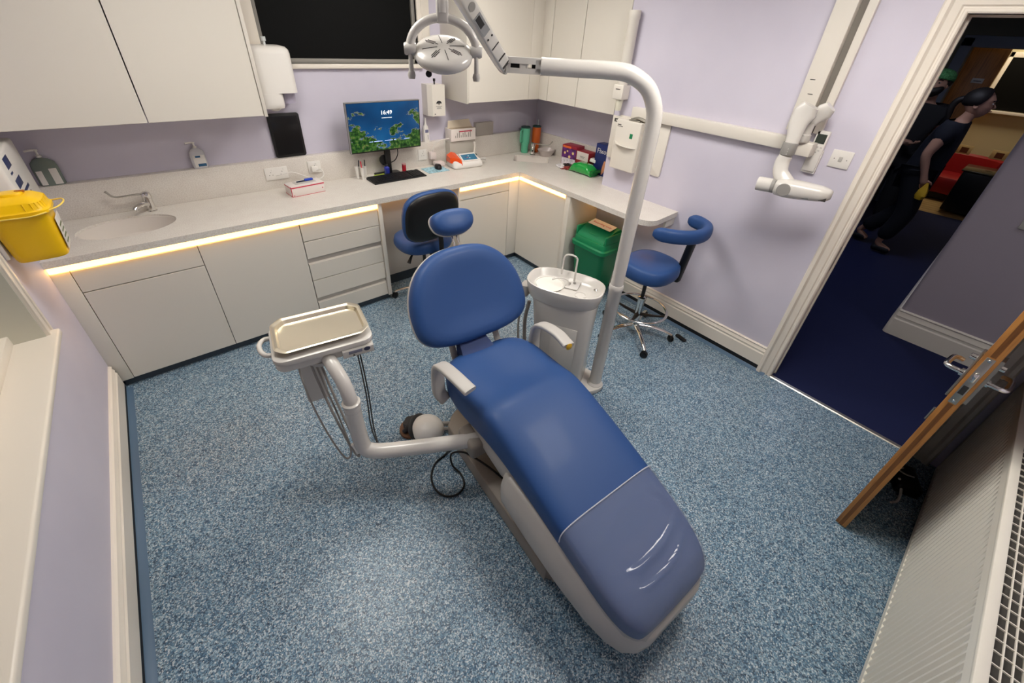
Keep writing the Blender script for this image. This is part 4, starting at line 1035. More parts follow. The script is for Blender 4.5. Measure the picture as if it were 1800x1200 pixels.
for x, w in ((-.15, .037), (-.145, .039), (-.075, .039)): rings.append([(x, b, a) for a, b in selli(w, w, 22, 2.2)])
loft(bm, rings, M=XH); obj('cone', bm, M_enamel, xr, world=True, ang=50)
bm = nb(); loft(bm, [[(x, b, a) for a, b in selli(.0395, .0395, 22, 2.2)] for x in (-.077, -.06)], M=XH); obj('cone_ring', bm, M_grey, xr, world=True)
zs_ = -1 if (XH.to_3x3().col[2].x > 0) else 1
bm = nb(); lathe(bm, [(.0001, 0), (.033, 0), (.035, .01), (.033, .014), (.0001, .015)], 28, M=XH @ Matrix.Translation((-.005, .0, zs_*.047)) @ (Matrix.Rotation(PI, 4, 'X') if zs_ < 0 else Matrix())); obj('joint_cap', bm, M_grey, xr, world=True)
bm = nb(); box(bm, .06, .12, -.03, -.008, zs_*.047-.006, zs_*.047+.003, .001, M=XH); pl = obj('name_plate', bm, mat('plate_grey', '777773', .35), xr, world=True)
bm = nb(); box(bm, .165, .198, -.03, -.008, zs_*.036-.006, zs_*.036+.006, .001, M=XH); obj('name_plate', bm, M_gap, xr, world=True)

# control box and cover plate left of the rail
bm = nb(); prism(bm, rrect(.46, .375, .012, 4), 0, .014, .003, M=frame((XR, 1.90, 1.3), (0, -1, 0), (0, 0, 1)))
solo('wall_panel', bm, M_whitew, 'large flat white cover plate on the wall behind the control box', 'panel', loc=(XR, 1.9, 1.3))
t = thing('control_box', 'white control box with a curved lip on the wall above the worktop end', 'control box', (XR-.04, 2.05, 1.27))
CMx = frame((XR-.014, 0, 0), (0, -1, 0), (0, 0, 1))     # local x = -y world, y = z world, z = into the room (-x)
bm = nb(); box(bm, -2.185, -1.86, 1.155, 1.478, 0, .012, .003, M=CMx); obj('mount_plate', bm, M_whitew, t, world=True)
bm = nb(); box(bm, -2.095, -1.865, 1.10, 1.47, .01, .075, .008, 3, M=CMx); cb = obj('case', bm, M_whitew, t, world=True)
bm = nb(); box(bm, -2.165, -2.11, 1.435, 1.46, .0115, .0135, M=CMx); obj('warning_label', bm, mat('label_dark', '4a4844', .5), t, world=True)
bm = nb(); box(bm, -2.15, -2.12, 1.443, 1.451, .0134, .0142, M=CMx); obj('warning_mark', bm, M_white, t, world=True)
bm = nb(); box(bm, -2.08, -2.045, 1.43, 1.436, .0748, .0756, M=CMx); box(bm, -2.08, -2.03, 1.42, 1.424, .0748, .0756, M=CMx); obj('maker_mark', bm, M_gap, cb, world=True)
bm = nb(); box(bm, -1.95, -1.925, 1.35, 1.385, .0745, .078, .001, M=CMx); sw = obj('power_switch', bm, MATS['green_plastic'], cb, world=True)
bm = nb(); P = cr([(-2.085, 1.305, .07), (-2.05, 1.30, .10), (-1.98, 1.295, .115), (-1.91, 1.29, .10), (-1.875, 1.29, .07)], 5)
loft(bm, [[tuple(p+Vector((0, d, e))) for d, e in ((.0, -.03), (.006, 0), (-.004, .003), (-.012, -.03))] for p in P], M=CMx); obj('lip', bm, M_whitew, cb, world=True)
bm = nb(); tube(bm, [(XR-.05, 1.99, 1.475), (XR-.05, 1.93, 1.495), (XR-.05, 1.86, 1.485)], .012, 10, 4); box(bm, XR-.07, XR-.02, 1.9, 2.0, 1.468, 1.48, .003); obj('rotary_knob', bm, M_alu, t, world=True)

# cup dispenser tube
t = thing('cup_dispenser', 'tall white tube cup dispenser on the wall beside the last wall cabinet', 'cup dispenser', (XR-.05, 2.135, 1.6))
bm = nb(); lathe(bm, [(.036, 1.66), (.038, 1.66), (.038, 2.11), (.041, 2.115), (.041, 2.16), (.038, 2.165), (.034, 2.165), (.034, 1.66)], 28, c=(XR-.048, 2.135, 0)); obj('tube', bm, M_whitew, t, world=True)
bm = nb(); box(bm, XR-.09, XR, 2.09, 2.18, 1.60, 1.70, .006); hd2 = obj('cup_gate', bm, M_whitew, t, world=True)
bm = nb(); box(bm, XR-.0915, XR-.0895, 2.115, 2.155, 1.668, 1.674); obj('gate_mark', bm, M_gap, hd2, world=True)
bm = nb(); lathe(bm, [(.0001, 1.52), (.022, 1.52), (.03, 1.60), (.0001, 1.60)], 24, c=(XR-.048, 2.135, 0)); obj('paper_cup', bm, mat('cup_translucent', 'd9d5c4', .4), t, world=True)

# paper towel dispenser beside the wall cabinet
t = thing('towel_dispenser', 'tall white rounded paper towel dispenser between the wall cabinet and the window', 'towel dispenser', (.745, 3.38, 1.48))
def rowring(x0, x1, y0, y1, z, r): return [(p[0], p[1], z) for p in rrect(x1-x0, y1-y0, r, 6, (x0+x1)/2, (y0+y1)/2)]
bm = nb(); X0, X1, Y0, Y1 = .612, .862, 3.285, 3.49
loft(bm, [rowring(X0+.01, X0+.145, Y0+.015, Y1, 1.478, .03), rowring(X0+.002, X0+.15, Y0+.004, Y1, 1.492, .04), rowring(X0, X0+.152, Y0, Y1, 1.51, .045), rowring(X0, X0+.152, Y0, Y1, 1.571, .045)])
loft(bm, [rowring(X0, X1, Y0, Y1, 1.571, .055), rowring(X0, X1, Y0, Y1, 1.80, .055), rowring(X0+.004, X1-.004, Y0+.005, Y1, 1.822, .055), rowring(X0+.018, X1-.018, Y0+.02, Y1, 1.838, .05), rowring(X0+.04, X1-.04, Y0+.045, Y1, 1.843, .04)])
obj('cover', bm, M_white, t, world=True, ang=50)
bm = nb(); box(bm, X0+.15, X1-.005, 3.38, 3.488, 1.575, 1.485, .01); bm.free()
bm = nb(); loft(bm, [rowring(X0+.155, X1-.012, 3.35, Y1, 1.50, .03), rowring(X0+.155, X1-.01, 3.34, Y1, 1.572, .03)]); obj('inner_tray', bm, mat('smoky_plastic', 'a9a2b4', .3), t, world=True)
bm = nb(); lathe(bm, [(.0001, 1.843), (.008, 1.843), (.007, 1.862), (.014, 1.866), (.014, 1.89), (.0001, 1.892)], 14, c=(.735, 3.38, 0)); obj('key_knob', bm, mat('clear_knob', 'cfd4d4', .15, coat=1), t, world=True)
bm = nb(); tube(bm, [(.68, 3.40, 1.478), (.69, 3.38, 1.462), (.72, 3.38, 1.458), (.74, 3.39, 1.466), (.76, 3.40, 1.478)], .008, 8, 4); obj('paper_tail', bm, M_white, t, world=True)

# black tablet standing on the ledge
bm = nb(); prism(bm, rrect(.215, .305, .018, 5), -.006, .006, .002, M=frame((.765, YB-.012, 1.268), (1, 0, 0), (0, -.0, 1)))
t = solo('tablet_computer', bm, M_black, 'black cased tablet standing on the ledge under the towel dispenser', 'tablet', loc=(.765, YB-.012, 1.116))
bm = nb(); prism(bm, rrect(.18, .268, .004, 3), .0, .0012, M=frame((.765, YB-.018, 1.268), (1, 0, 0), (0, 0, 1))); bmesh.ops.translate(bm, vec=-Vector((.765, YB-.012, 1.116)), verts=bm.verts); obj('screen', bm, mat('tablet_screen', '100f12', .12, coat=.5), t)

# wall soap box under the lamp
t = thing('soap_dispenser', 'boxy white soap dispenser with a black tree emblem on the wall below the lamp head', 'soap dispenser', (2.0, 3.42, 1.33))
bm = nb(); loft(bm, [[(x, y, z) for x, y in ((1.905, YB), (1.905, 3.40), (1.935, 3.365), (2.06, 3.365), (2.06, YB))] for z in (1.34, 1.585)]); cs = obj('case', bm, M_whitew, t, world=True, smooth=False)
bm = nb(); tube(bm, [(1.98, 3.40, 1.585), (1.98, 3.40, 1.61)], .006, 8, 0); lathe(bm, [(.0001, 0), (.01, 0), (.01, .02), (.0001, .02)], 10, c=(1.98, 3.40, 1.61)); obj('refill_nozzle', bm, M_black, t, world=True)
EM = frame((1.998, 3.3645, 1.44), (1, 0, 0), (0, 0, 1))
bm = nb(); pillow(bm, [(0.027*math.cos(R_(a)), .022*math.sin(R_(a))) for a in range(0, 181, 12)], [(1, 0), (1, .0008)], M=EM); box(bm, -.004, .004, -.01, .002, 0, .0008, M=EM); obj('tree_emblem', bm, M_dark, cs, world=True)
bm = nb()
for a, b, z in ((-.03, .03, -.022), (-.02, .02, -.032), (-.024, .024, -.04)): box(bm, a, b, z-.002, z+.002, 0, .0006, M=EM)
obj('emblem_lines', bm, M_grey, cs, world=True)
bm = nb(); box(bm, -.045, -.037, -.088, -.078, 0, .0008, M=EM); obj('spy_hole', bm, M_dark, cs, world=True)

# hand soap bottle with two labels, standing on the ledge at the left
def bottle(name, label, x, y, z, col, w, h, pump=True):
    t = thing(name, label, 'soap bottle', (x, y, z))
    bm = nb(); n = 24
    loft(bm, [[(px, py, zz) for px, py in selli(w*k, .019*min(1, k*1.1), n, 3)] for k, zz in ((.9, 0), (1, .006), (1, h*.55), (.93, h*.68), (.6, h*.78), (.2, h*.82), (.18, h*.86))]); obj('bottle_body', bm, mat(name+'_plastic', col, .2, trans=0), t, ang=60)
    bm = nb(); lathe(bm, [(.0001, h*.84), (.012, h*.84), (.012, h*.9), (.005, h*.91), (.005, h*1.02), (.009, h*1.03), (.009, h*1.06), (.0001, h*1.07)], 16)
    tube(bm, [(0, 0, h*1.045), (-.02, -.005, h*1.06), (-.045, -.01, h*1.045)], .0055, 8, 3); obj('pump', bm, M_white, t)
    return t
t = bottle('soap_bottle', 'grey-green hand wash bottle with a white pump on the ledge above the oval basin', -.535, YB-.025, 1.115, '77837c', .055, .185)
for x0, x1, zz in ((-.043, -.018, .085), (.012, .045, .095)):
    bm = nb(); box(bm, x0, x1, -.0205, -.0185, .006, zz, .0005); obj('paper_label', bm, M_white, t)
t = bottle('sanitiser_bottle', 'white bottle with a blue label on the ledge between tap and tablet', .185, YB-.025, 1.115, 'c9c8cc', .044, .155)
bm = nb(); box(bm, -.03, .036, -.0205, -.0185, .008, .085, .0005); lb_ = obj('paper_label', bm, M_white, t)
bm = nb(); box(bm, -.012, .034, -.0215, -.0203, .012, .03); box(bm, -.016, .012, -.0215, -.0203, .07, .082); obj('label_print', bm, mat('label_blue', '2b5d84', .5), lb_)

# white dispenser on the left wall, seen almost edge on
t = thing('glove_dispenser', 'white wall dispenser with blue lettering edge-on at the left wall behind the yellow bin', 'dispenser', (XL+.05, 3.0, 1.12))
bm = nb(); box(bm, XL, XL+.075, 2.82, 3.27, 1.13, 1.42, .014, 3); cs = obj('case', bm, M_white, t, world=True)
bm = nb()
for z0, z1, y0, y1 in ((1.345, 1.395, 2.90, 3.0), (1.32, 1.33, 2.9, 2.95), (1.255, 1.295, 2.9, 3.02), (1.22, 1.235, 2.9, 3.1), (1.19, 1.205, 2.9, 3.08)): box(bm, XL+.074, XL+.0757, y0, y1, z0, z1, .0005)
obj('blue_print', bm, mat('print_navy', '27345e', .5), cs, world=True)

# yellow sharps bin on its bracket
SBx, SBy, SBz = -.535, 2.535, 1.065
t = thing('sharps_bin', 'yellow lidded sharps bin hung on the left wall over the oval basin', 'sharps bin', (SBx, SBy, SBz))
bm = nb()
def bo_(k, z, w=.085, d=.075): return [(px, py, z) for px, py in selli(w*k, d*k, 32, 4.5)]
loft(bm, [bo_(.93, .0), bo_(.97, .006), bo_(1.0, .03), bo_(1.12, .20), bo_(1.13, .205)]); bd = obj('bin_body', bm, M_yellow, t, ang=50)
bm = nb()
loft(bm, [bo_(1.2, .196), bo_(1.23, .199), bo_(1.23, .211), bo_(1.17, .215), bo_(1.14, .218), bo_(1.06, .245), bo_(1.0, .25), bo_(.8, .262), bo_(.5, .268)]); ld = obj('lid', bm, M_yellow, t, ang=30)
bm = nb(); pillow(bm, [(px-.005, py) for px, py in selli(.05, .035, 28, 2.4)], [(1, .25), (1, .272), (.94, .277), (.6, .279)]); obj('flap', bm, M_yellow, ld)
bm = nb(); box(bm, .02, .05, -.006, .006, .272, .282, .003); obj('flap_tab', bm, mat('tab_brown', 'a8641e', .5), ld)
bm = nb()
for k in range(26):
    a = 2*PI*k/26; c_, s_ = math.cos(a), math.sin(a)
    bx = .093*math.copysign(abs(c_)**.45, c_); by = .082*math.copysign(abs(s_)**.45, s_)
    tube(bm, [(bx*1.02, by*1.02, .217), (bx*.97, by*.97, .245)], .003, 6, 0)
obj('lid_rib', bm, M_yellow, ld)
bm = nb(); tube(bm, [(.09, -.07, .203), (.125, -.045, .209), (.142, .0, .214), (.135, .04, .216), (.1, .06, .21)], .0032, 8, 5); tube(bm, [(-.05, -.098, .2), (.04, -.1, .198), (.09, -.08, .202)], .003, 8, 3); obj('carry_handle', bm, mat('handle_pale_yellow', 'f0d060', .4), t)
bm = nb(); box(bm, .0855, .0885, -.05, .05, .03, .17, .001, M=Matrix.Rotation(R_(4), 4, 'Y')); lb_ = obj('paper_label', bm, M_white, t)
bm = nb()
for k, (c_, z0) in enumerate((('d9b84c', .05), ('4d8f4a', .09), ('b0372c', .13))): pass
for z0 in (.05, .075, .1, .125): box(bm, .089, .0895, -.035, .03, z0, z0+.008, M=Matrix.Rotation(R_(4), 4, 'Y'))
obj('label_print', bm, mat('label_ink', '5a6a3a', .5), lb_)
bm = nb(); box(bm, -.105, -.09, -.06, .06, .02, .15, .004); obj('wall_bracket', bm, M_whitew, t)

# ---------------------------------------------------------------- things on the worktop
def card_box(name, label, cat, x0, x1, y0, y1, z0, z1, m, rz=0, group=None):
    t = thing(name, label, cat, ((x0+x1)/2, (y0+y1)/2, z0), rz, group)
    w, d, h = (x1-x0)/2, (y1-y0)/2, z1-z0
    bm = nb(); box(bm, -w, w, -d, d, 0, h, .002); b_ = obj('carton', bm, m, t); return t, w, d, h
M_card = mat('white_carton', 'e2d9d3', .55)
M_red = mat('red_print', 'c42f4a', .5)
t, w, d, h = card_box('tissue_box', 'white box with red stripes lying in front of the double socket', 'box', .635, .875, 3.19, 3.31, ZT, ZT+.075, M_card, R_(6))
bm = nb(); box(bm, -w, w, -d-.0008, -d, h-.014, h-.006); box(bm, -w, w, -d-.0008, -d, 0, .003); box(bm, -w, -w+.003, -d-.0008, -d, 0, h); box(bm, -w-.0008, -w, -d, d, h-.012, h-.006); box(bm, -w-.0008, -w, -d, d, 0.002, .006)
box(bm, -w-.0008, -w, -d, -d+.004, 0, h); box(bm, -w+.01, -w+.018, -d-.001, -d, .007, .012); box(bm, w-.02, w-.012, -d-.001, -d, .03, .036); obj('red_stripe', bm, M_red, t)
bm = nb(); box(bm, -.07, .08, -.03, .04, h, h+.0012); obj('tear_opening', bm, mat('opening_grey', 'c9c3bd', .7), t)
t = thing('marker_pen', 'dark blue clip pen lying on the red-striped box', 'pen', (.765, 3.265, ZT+.082), R_(8))
bm = nb(); tube(bm, [(-.06, 0, 0), (.02, 0, 0)], .0045, 10, 0); obj('barrel', bm, mat('navy_pen', '17233c', .35), t)
bm = nb(); box(bm, .0, .06, -.012, .014, -.003, .012, .005); obj('clip_end', bm, mat('royal_blue', '2b49b8', .35), t)

# monitor
MX = frame((1.462, 3.30, 1.306), (1, 0, 0), (0, -.05, 1))       # z towards viewer (-y)
mo = thing('computer_monitor', 'flat computer monitor showing the time 16:49 over a lake photo', 'monitor', (1.46, 3.33, ZT))
bm = nb(); prism(bm, rrect(.612, .372, .006, 3), -.03, .002, .003, M=MX); box(bm, -.2, .2, -.12, .12, -.05, -.028, .01, M=MX); obj('housing', bm, M_black, mo, world=True)
bm = nb(); box(bm, -.3065, -.302, -.186, .186, -.02, .003, .001, M=MX); box(bm, -.3065, .3065, .183, .1868, -.02, .003, .001, M=MX); obj('bezel_edge', bm, mat('bezel_silver', '9a9896', .35, .5), mo, world=True)
def make_screen():
    m, nt, b, v = shader('lake_screen')
    mp = nt.nodes.new('ShaderNodeMapping'); nt.links.new(v, mp.inputs[0]); mp.inputs['Scale'].default_value = (1, 1, 1.6); mp.inputs['Rotation'].default_value = (0, .6, 0); mp.inputs['Location'].default_value = (.83, 0, .22)
    n = tex(nt, 'Noise', mp.outputs[0], Scale=7.5, Detail=5.0, Roughness=.62)
    sx = nt.nodes.new('ShaderNodeSeparateXYZ'); nt.links.new(v, sx.inputs[0])
    def mth(op, a, b_=None):
        q = nt.nodes.new('ShaderNodeMath'); q.operation = op
        for s, vv in ((q.inputs[0], a), (q.inputs[1], b_)):
            if vv is None: continue
            if isinstance(vv, (int, float)): s.default_value = vv
            else: nt.links.new(vv, s)
        return q.outputs[0]
    # islands are denser low in the picture and at the top left
    zz = mth('MULTIPLY', sx.outputs[2], -1.05)
    ctr = mth('MULTIPLY', mth('ABSOLUTE', mth('ADD', sx.outputs[0], .02)), .35)
    f = mth('ADD', mth('ADD', n.outputs['Fac'], zz), mth('ADD', ctr, -.085))
    land = ramp(nt, f, [(.0, '000000'), (.515, '000000'), (.525, 'ffffff'), (1, 'ffffff')])
    g = tex(nt, 'Noise', v, Scale=42.0, Detail=3.0)
    green = ramp(nt, g.outputs['Fac'], [(.3, '0d2810'), (.48, '2b5222'), (.6, '4f7a30'), (.72, '8c7a5a')])
    sea = ramp(nt, tex(nt, 'Noise', v, Scale=3.0).outputs['Fac'], [(.3, '0a3560'), (.6, '18598f'), (.8, '2a74a8')])
    shore = ramp(nt, f, [(.0, '000000'), (.5, '000000'), (.517, 'ffffff'), (.53, '000000')])
    c = mix(nt, land, sea, green); c = mix(nt, mth('MULTIPLY', shore, .55), c, 'c9c6a8')
    b.inputs['Base Color'].default_value = (0, 0, 0, 1); nt.links.new(c, b.inputs['Emission Color']); b.inputs['Emission Strength'].default_value = .62; b.inputs['Roughness'].default_value = .2
    return m
bm = nb(); box(bm, -.298, .298, -.176, .18, .002, .0032, M=MX)
bmesh.ops.translate(bm, vec=(-1.462, -3.30, -1.306), verts=bm.verts)
me = bpy.data.meshes.new('screen'); bm.to_mesh(me); bm.free(); me.materials.append(make_screen())
scn = bpy.data.objects.new('screen', me); link(scn, mo); scn.location = (1.462-1.46, 3.30-3.33, 1.306-ZT); WM[scn.name] = WM[mo.name] @ Matrix.Translation(scn.location)
M_glow = mat('screen_white', 'ffffff', .5, emit='ffffff', es=.8)
text('16:49', .044, MX @ Matrix.Translation((.012, .105, .004)), M_glow, scn, 'clock_digits')
bm = nb(); box(bm, -.03, .055, .066, .069, .0034, .0042, M=MX); bmesh.ops.translate(bm, vec=(-1.462, -3.30, -1.306), verts=bm.verts); o = obj('date_line', bm, M_glow, scn)
bm = nb()
for a, b_ in ((-.15, -.12), (-.11, -.04), (-.02, .05), (.06, .08), (.15, .2)): box(bm, a, b_, -.108, -.103, .0034, .0042, M=MX)
bmesh.ops.translate(bm, vec=(-1.462, -3.30, -1.306), verts=bm.verts); obj('status_line', bm, mat('screen_pale', '8fa2c8', .5, emit='8fa8e0', es=.8), scn)
bm = nb(); prism(bm, rrect(.22, .105, .02, 4, 1.47, 3.375), ZT, ZT+.01, .003); box(bm, 1.445, 1.495, 3.335, 3.36, ZT+.008, 1.25, .006); lathe(bm, [(.0001, 0), (.042, 0), (.045, .02), (.0001, .022)], 20, M=frame((1.45, 3.38, 1.03), (1, 0, 0), (0, 0, 1))); obj('stand', bm, M_black, mo, world=True)
bm = nb(); tube(bm, [(1.56, 3.34, 1.14), (1.565, 3.35, 1.07), (1.54, 3.36, 1.02), (1.50, 3.37, 1.0)], .004, 8, 5); obj('screen_cable', bm, M_black, mo, world=True)

t = thing('keyboard', 'black full-size keyboard on the worktop in front of the monitor', 'keyboard', (1.487, 3.235, ZT), R_(1))
bm = nb(); loft(bm, [[(x, -.082, .0), (x, -.082, .008), (x, .078, .02), (x, .082, .016), (x, .082, 0)] for x in (-.235, .235)])
for r in range(6):
    y0 = .052-r*.0235; z0 = .0075+(y0+.082)*.075
    for c_ in range(21):
        if c_ in (15, ) or (c_ == 19 and r == 0): continue
        x0 = -.228+c_*.0217
        if r == 5 and 4 <= c_ <= 8: continue
        box(bm, x0, x0+.0185, y0, y0+.0195, z0, z0+.007)
    if r == 5: box(bm, -.228+4*.0217, -.228+8*.0217+.0185, y0, y0+.0195, z0, z0+.007)
obj('keyboard_body', bm, mat('key_black', '19191b', .42), t, smooth=False)
bm = nb(); prism(bm, rrect(.21, .165, .008, 3), 0, .003)
t = solo('mouse_mat', bm, (lambda: (lambda r: r)(mat('blue_patterned_mat', '9cc3cf', .6, var=.35, bscale=38)))(), 'pale blue patterned mouse mat beside the keyboard', 'mouse mat', loc=(0, 0, 0)); t.location = (1.885, 3.285, ZT); t.rotation_euler = (0, 0, R_(-2))
t = thing('computer_mouse', 'black computer mouse on the pale blue mat', 'mouse', (1.925, 3.30, ZT+.0035), R_(-20))
bm = nb(); pillow(bm, selli(.031, .052, 24, 2.3), [(1, 0), (1.02, .008), (.97, .022), (.8, .032), (.5, .036), (.2, .037)]); ms = obj('shell', bm, M_black, t, ang=60)
bm = nb(); lathe(bm, [(.0001, -.003), (.009, -.003), (.009, .003), (.0001, .003)], 12, M=Matrix.Translation((0, .025, .031)) @ Matrix.Rotation(PI/2, 4, 'Y')); obj('scroll_wheel', bm, M_lgrey, t)
# pen pots
PEN = []
for k, (x, y) in enumerate(((1.205, 3.37), (1.232, 3.33), (1.265, 3.365))):
    t = thing('pen_tube', ('white pen tube beside the monitor, nearest the tablet', 'white pen tube in the middle of the trio left of the monitor', 'white pen tube touching the monitor corner')[k], 'pen holder', (x, y, ZT), group='white pen tubes left of the monitor')
    bm = nb(); lathe(bm, [(.0001, 0), (.012, 0), (.017, .095), (.018, .1), (.0155, .1), (.011, .004), (.0001, .004)], 18); obj('tube', bm, M_white, t)
for k, (x, y, c_, lb) in enumerate(((1.24, 3.335, 'b02838', 'red pen sticking up from the white tubes'), (1.228, 3.325, 'cc3a48', 'second red pen leaning in the white tubes'), (1.262, 3.36, '18181a', 'black pen in the white tube next to the monitor'), (1.205, 3.37, '1b1f2a', 'dark pen standing in the outermost white tube'))):
    bm = nb(); tube(bm, [(0, 0, 0), (.012*(k-1.2), -.004, .14)], .0042, 10, 0); t = solo('pen', bm, mat('pen_%s' % c_, c_, .35), lb, 'pen', loc=(0, 0, 0)); t.location = (x, y, ZT+.008)
t = thing('small_jar', 'small blue jar in front of the monitor stand', 'jar', (1.45, 3.345, ZT+.01))
bm = nb(); lathe(bm, [(.0001, 0), (.022, 0), (.024, .004), (.024, .055), (.014, .065), (.014, .072), (.0001, .072)], 20); obj('glass', bm, mat('cobalt_glass', '27339a', .15, coat=1), t)
bm = nb(); lathe(bm, [(.0001, .07), (.015, .07), (.015, .086), (.0001, .087)], 20); obj('lid', bm, M_dark, t)
t = thing('lip_balm_tin', 'small red canister in front of the monitor stand, right of the blue jar', 'canister', (1.61, 3.345, ZT))
bm = nb(); lathe(bm, [(.0001, 0), (.018, 0), (.018, .07), (.0001, .07)], 20); obj('can', bm, mat('red_can', 'a8202e', .35), t)
bm = nb(); lathe(bm, [(.0001, .068), (.0185, .068), (.0185, .078), (.0001, .079)], 20); obj('lid', bm, mat('pinkish_lid', 'b58a88', .4), t)
bm = nb(); box(bm, -.045, .045, -.03, .03, 0, .012, .001); t = solo('sticky_notes', bm, mat('lime_paper', 'b9d23f', .6), 'lime green sticky note pad behind the keyboard', 'note pad', loc=(0, 0, 0)); t.location = (1.385, 3.335, ZT); t.rotation_euler = (0, 0, R_(6))
# white phone-like stand right of the monitor
t = thing('electric_toothbrush_stand', 'white upright plastic holder on the ledge right of the monitor', 'holder', (1.905, YB-.03, 1.115))
bm = nb(); loft(bm, [rowring(-.026, .026, -.02, .02, 0, .008), rowring(-.026, .026, -.02, .02, .09, .008), rowring(-.02, .02, -.015, .015, .13, .008), rowring(-.008, .008, -.008, .008, .15, .004), rowring(-.006, .006, -.006, .006, .2, .003)]); obj('body', bm, M_white, t)
bm = nb(); box(bm, -.015, .018, -.0215, -.019, .08, .105, .002); box(bm, .008, .012, -.0215, -.02, .02, .06); obj('grey_mark', bm, mat('mark_grey_blue', '6f7290', .4), t)
# orange lidded device
t = thing('endodontic_motor', 'white table device with a blue touch panel and an orange cover', 'device', (2.19, 3.255, ZT), R_(-5))
bm = nb(); loft(bm, [rowring(-.145, .145, -.075, .085, 0, .03), rowring(-.155, .155, -.085, .09, .012, .03), rowring(-.15, .15, -.08, .09, .045, .03), rowring(-.14, .14, -.055, .088, .07, .03), rowring(-.12, .12, .0, .085, .092, .02)]); db = obj('casing', bm, M_white, t, ang=50)
PM = frame((.025, -.02, .0865), (1, 0, 0), (0, .86, .42))
bm = nb(); box(bm, -.085, .085, -.052, .052, -.004, .004, .003, M=PM); obj('panel_frame', bm, M_white, t)
bm = nb(); box(bm, -.072, .076, -.042, .03, .004, .0052, M=PM); dp = obj('touch_panel', bm, mat('panel_blue', '3f7796', .25), t)
for a, b_, c_ in ((-.035, -.005, '27386e'), (-.018, -.012, 'c24a68'), (.0, .008, 'cfe0ea'), (.002, -.02, 'cfe0ea')):
    bm = nb(); box(bm, a-.006, a+.006, b_-.005, b_+.005, .0052, .0058, M=PM); obj('panel_key', bm, mat('key_%s' % c_, c_, .4), dp)
bm = nb(); loft(bm, [[(-.165, -.02, .05), (-.16, .07, .05), (-.16, .06, .105), (-.165, -.015, .095)], [(-.125, -.06, .04), (-.11, .075, .05), (-.11, .07, .125), (-.12, -.05, .095)], [(-.07, -.085, .035), (-.07, .07, .05), (-.075, .06, .115), (-.075, -.07, .08)]]); obj('orange_cover', bm, mat('orange_plastic', 'e2501a', .25, coat=.5), t, ang=20)
bm = nb(); tube(bm, [(.13, .05, .06), (.17, .02, .04), (.19, .0, .05), (.205, -.015, .055)], .008, 10, 4); tube(bm, [(.19, .0, .05), (.215, -.02, .052)], [.011, .015], 10, 0); obj('handpiece', bm, M_lgrey, t)
bm = nb(); tube(bm, [(.13, .06, .07), (.135, .05, .16), (.13, .05, .2)], .009, 10, 0); obj('holder_rod', bm, M_whitew, t)
bm = nb(); box(bm, .11, .16, .04, .08, .045, .09, .012); obj('rest', bm, mat('grey_green', '6f7c74', .4), t)
# glove boxes behind
t, w, d, h = card_box('glove_box', 'open pale box with red band lying on top of the clear box behind the device', 'box', 2.10, 2.365, 3.335, 3.445, 1.117, 1.222, M_card, R_(-2))
bm = nb(); box(bm, -.05, .09, -d-.0008, -d, h-.028, h-.018); obj('red_band', bm, M_red, t)
bm = nb()
for k in range(9): box(bm, -.09+k*.02, -.083+k*.02, -d-.0008, -d, .03, .03+.02+.02*(k % 3)); 
obj('printed_marks', bm, mat('print_grey', '8c8880', .6), t)
bm = nb(); loft(bm, [[(-w, d*.2, h), (w, d*.2, h), (w, d*.2, h+.001), (-w, d*.2, h+.001)], [(-w+.03, d*.9, h+.055), (w-.01, d*.9, h+.06), (w-.01, d*.95, h+.061), (-w+.03, d*.95, h+.056)]]); obj('open_flap', bm, mat('carton_inside', 'c9bba6', .7), t)
bm = nb(); box(bm, -w+.01, w-.01, -d+.008, d*.3, h-.003, h+.001); obj('dark_opening', bm, mat('carton_shade', 'b9a78f', .8), t)
t, w, d, h = card_box('specimen_box', 'clear plastic box under the open glove box', 'box', 2.09, 2.375, 3.355, 3.431, ZT, 1.116, mat('frosted_plastic', 'b9b4aa', .25), 0)
t, w, d, h = card_box('wall_carton', 'plain grey carton standing on the ledge right of the open glove box', 'box', 2.45, 2.66, 3.445, 3.488, 1.116, 1.235, mat('grey_carton', 'a7a099', .6), 0)
# drinking tumblers
def tumbler(label, x, y, col, r, h, handle=True):
    t = thing('tumbler', label, 'tumbler', (x, y, ZT))
    m_ = mat('tumbler_%s' % col, col, .35)
    bm = nb(); lathe(bm, [(.0001, 0), (r*.74, 0), (r*.78, .004), (r*.8, h*.32), (r, h*.42), (r, h*.96), (r*.96, h), (.0001, h)], 28); obj('cup_body', bm, m_, t, ang=50)
    bm = nb(); lathe(bm, [(.0001, h), (r*.97, h), (r*.99, h+.012), (r*.7, h+.018), (.0001, h+.018)], 28); obj('lid', bm, mat('lid_dark_teal', '24403e', .4), t)
    bm = nb(); tube(bm, [(.012, 0, h), (.014, 0, h+.075)], .0045, 10, 0); obj('straw', bm, mat('clear_straw', 'c9cfd0', .2), t)
    if handle:
        bm = nb(); tube(bm, [(-r*.9, -.01, h*.93), (-r-.032, -.022, h*.92), (-r-.038, -.024, h*.7), (-r-.03, -.02, h*.47), (-r*.9, -.008, h*.45)], .009, 10, 5, flat=.8); obj('handle', bm, m_, t)
tumbler('mint green travel tumbler with a big handle behind the corner basin', 3.045, 3.385, '5fb592', .05, .25)
tumbler('orange travel tumbler right of the mint green one in the corner', 3.165, 3.345, 'b8561f', .046, .255, False)
t = thing('plastic_bowl', 'translucent plastic bowl on the worktop in the corner', 'bowl', (3.165, 3.17, ZT))
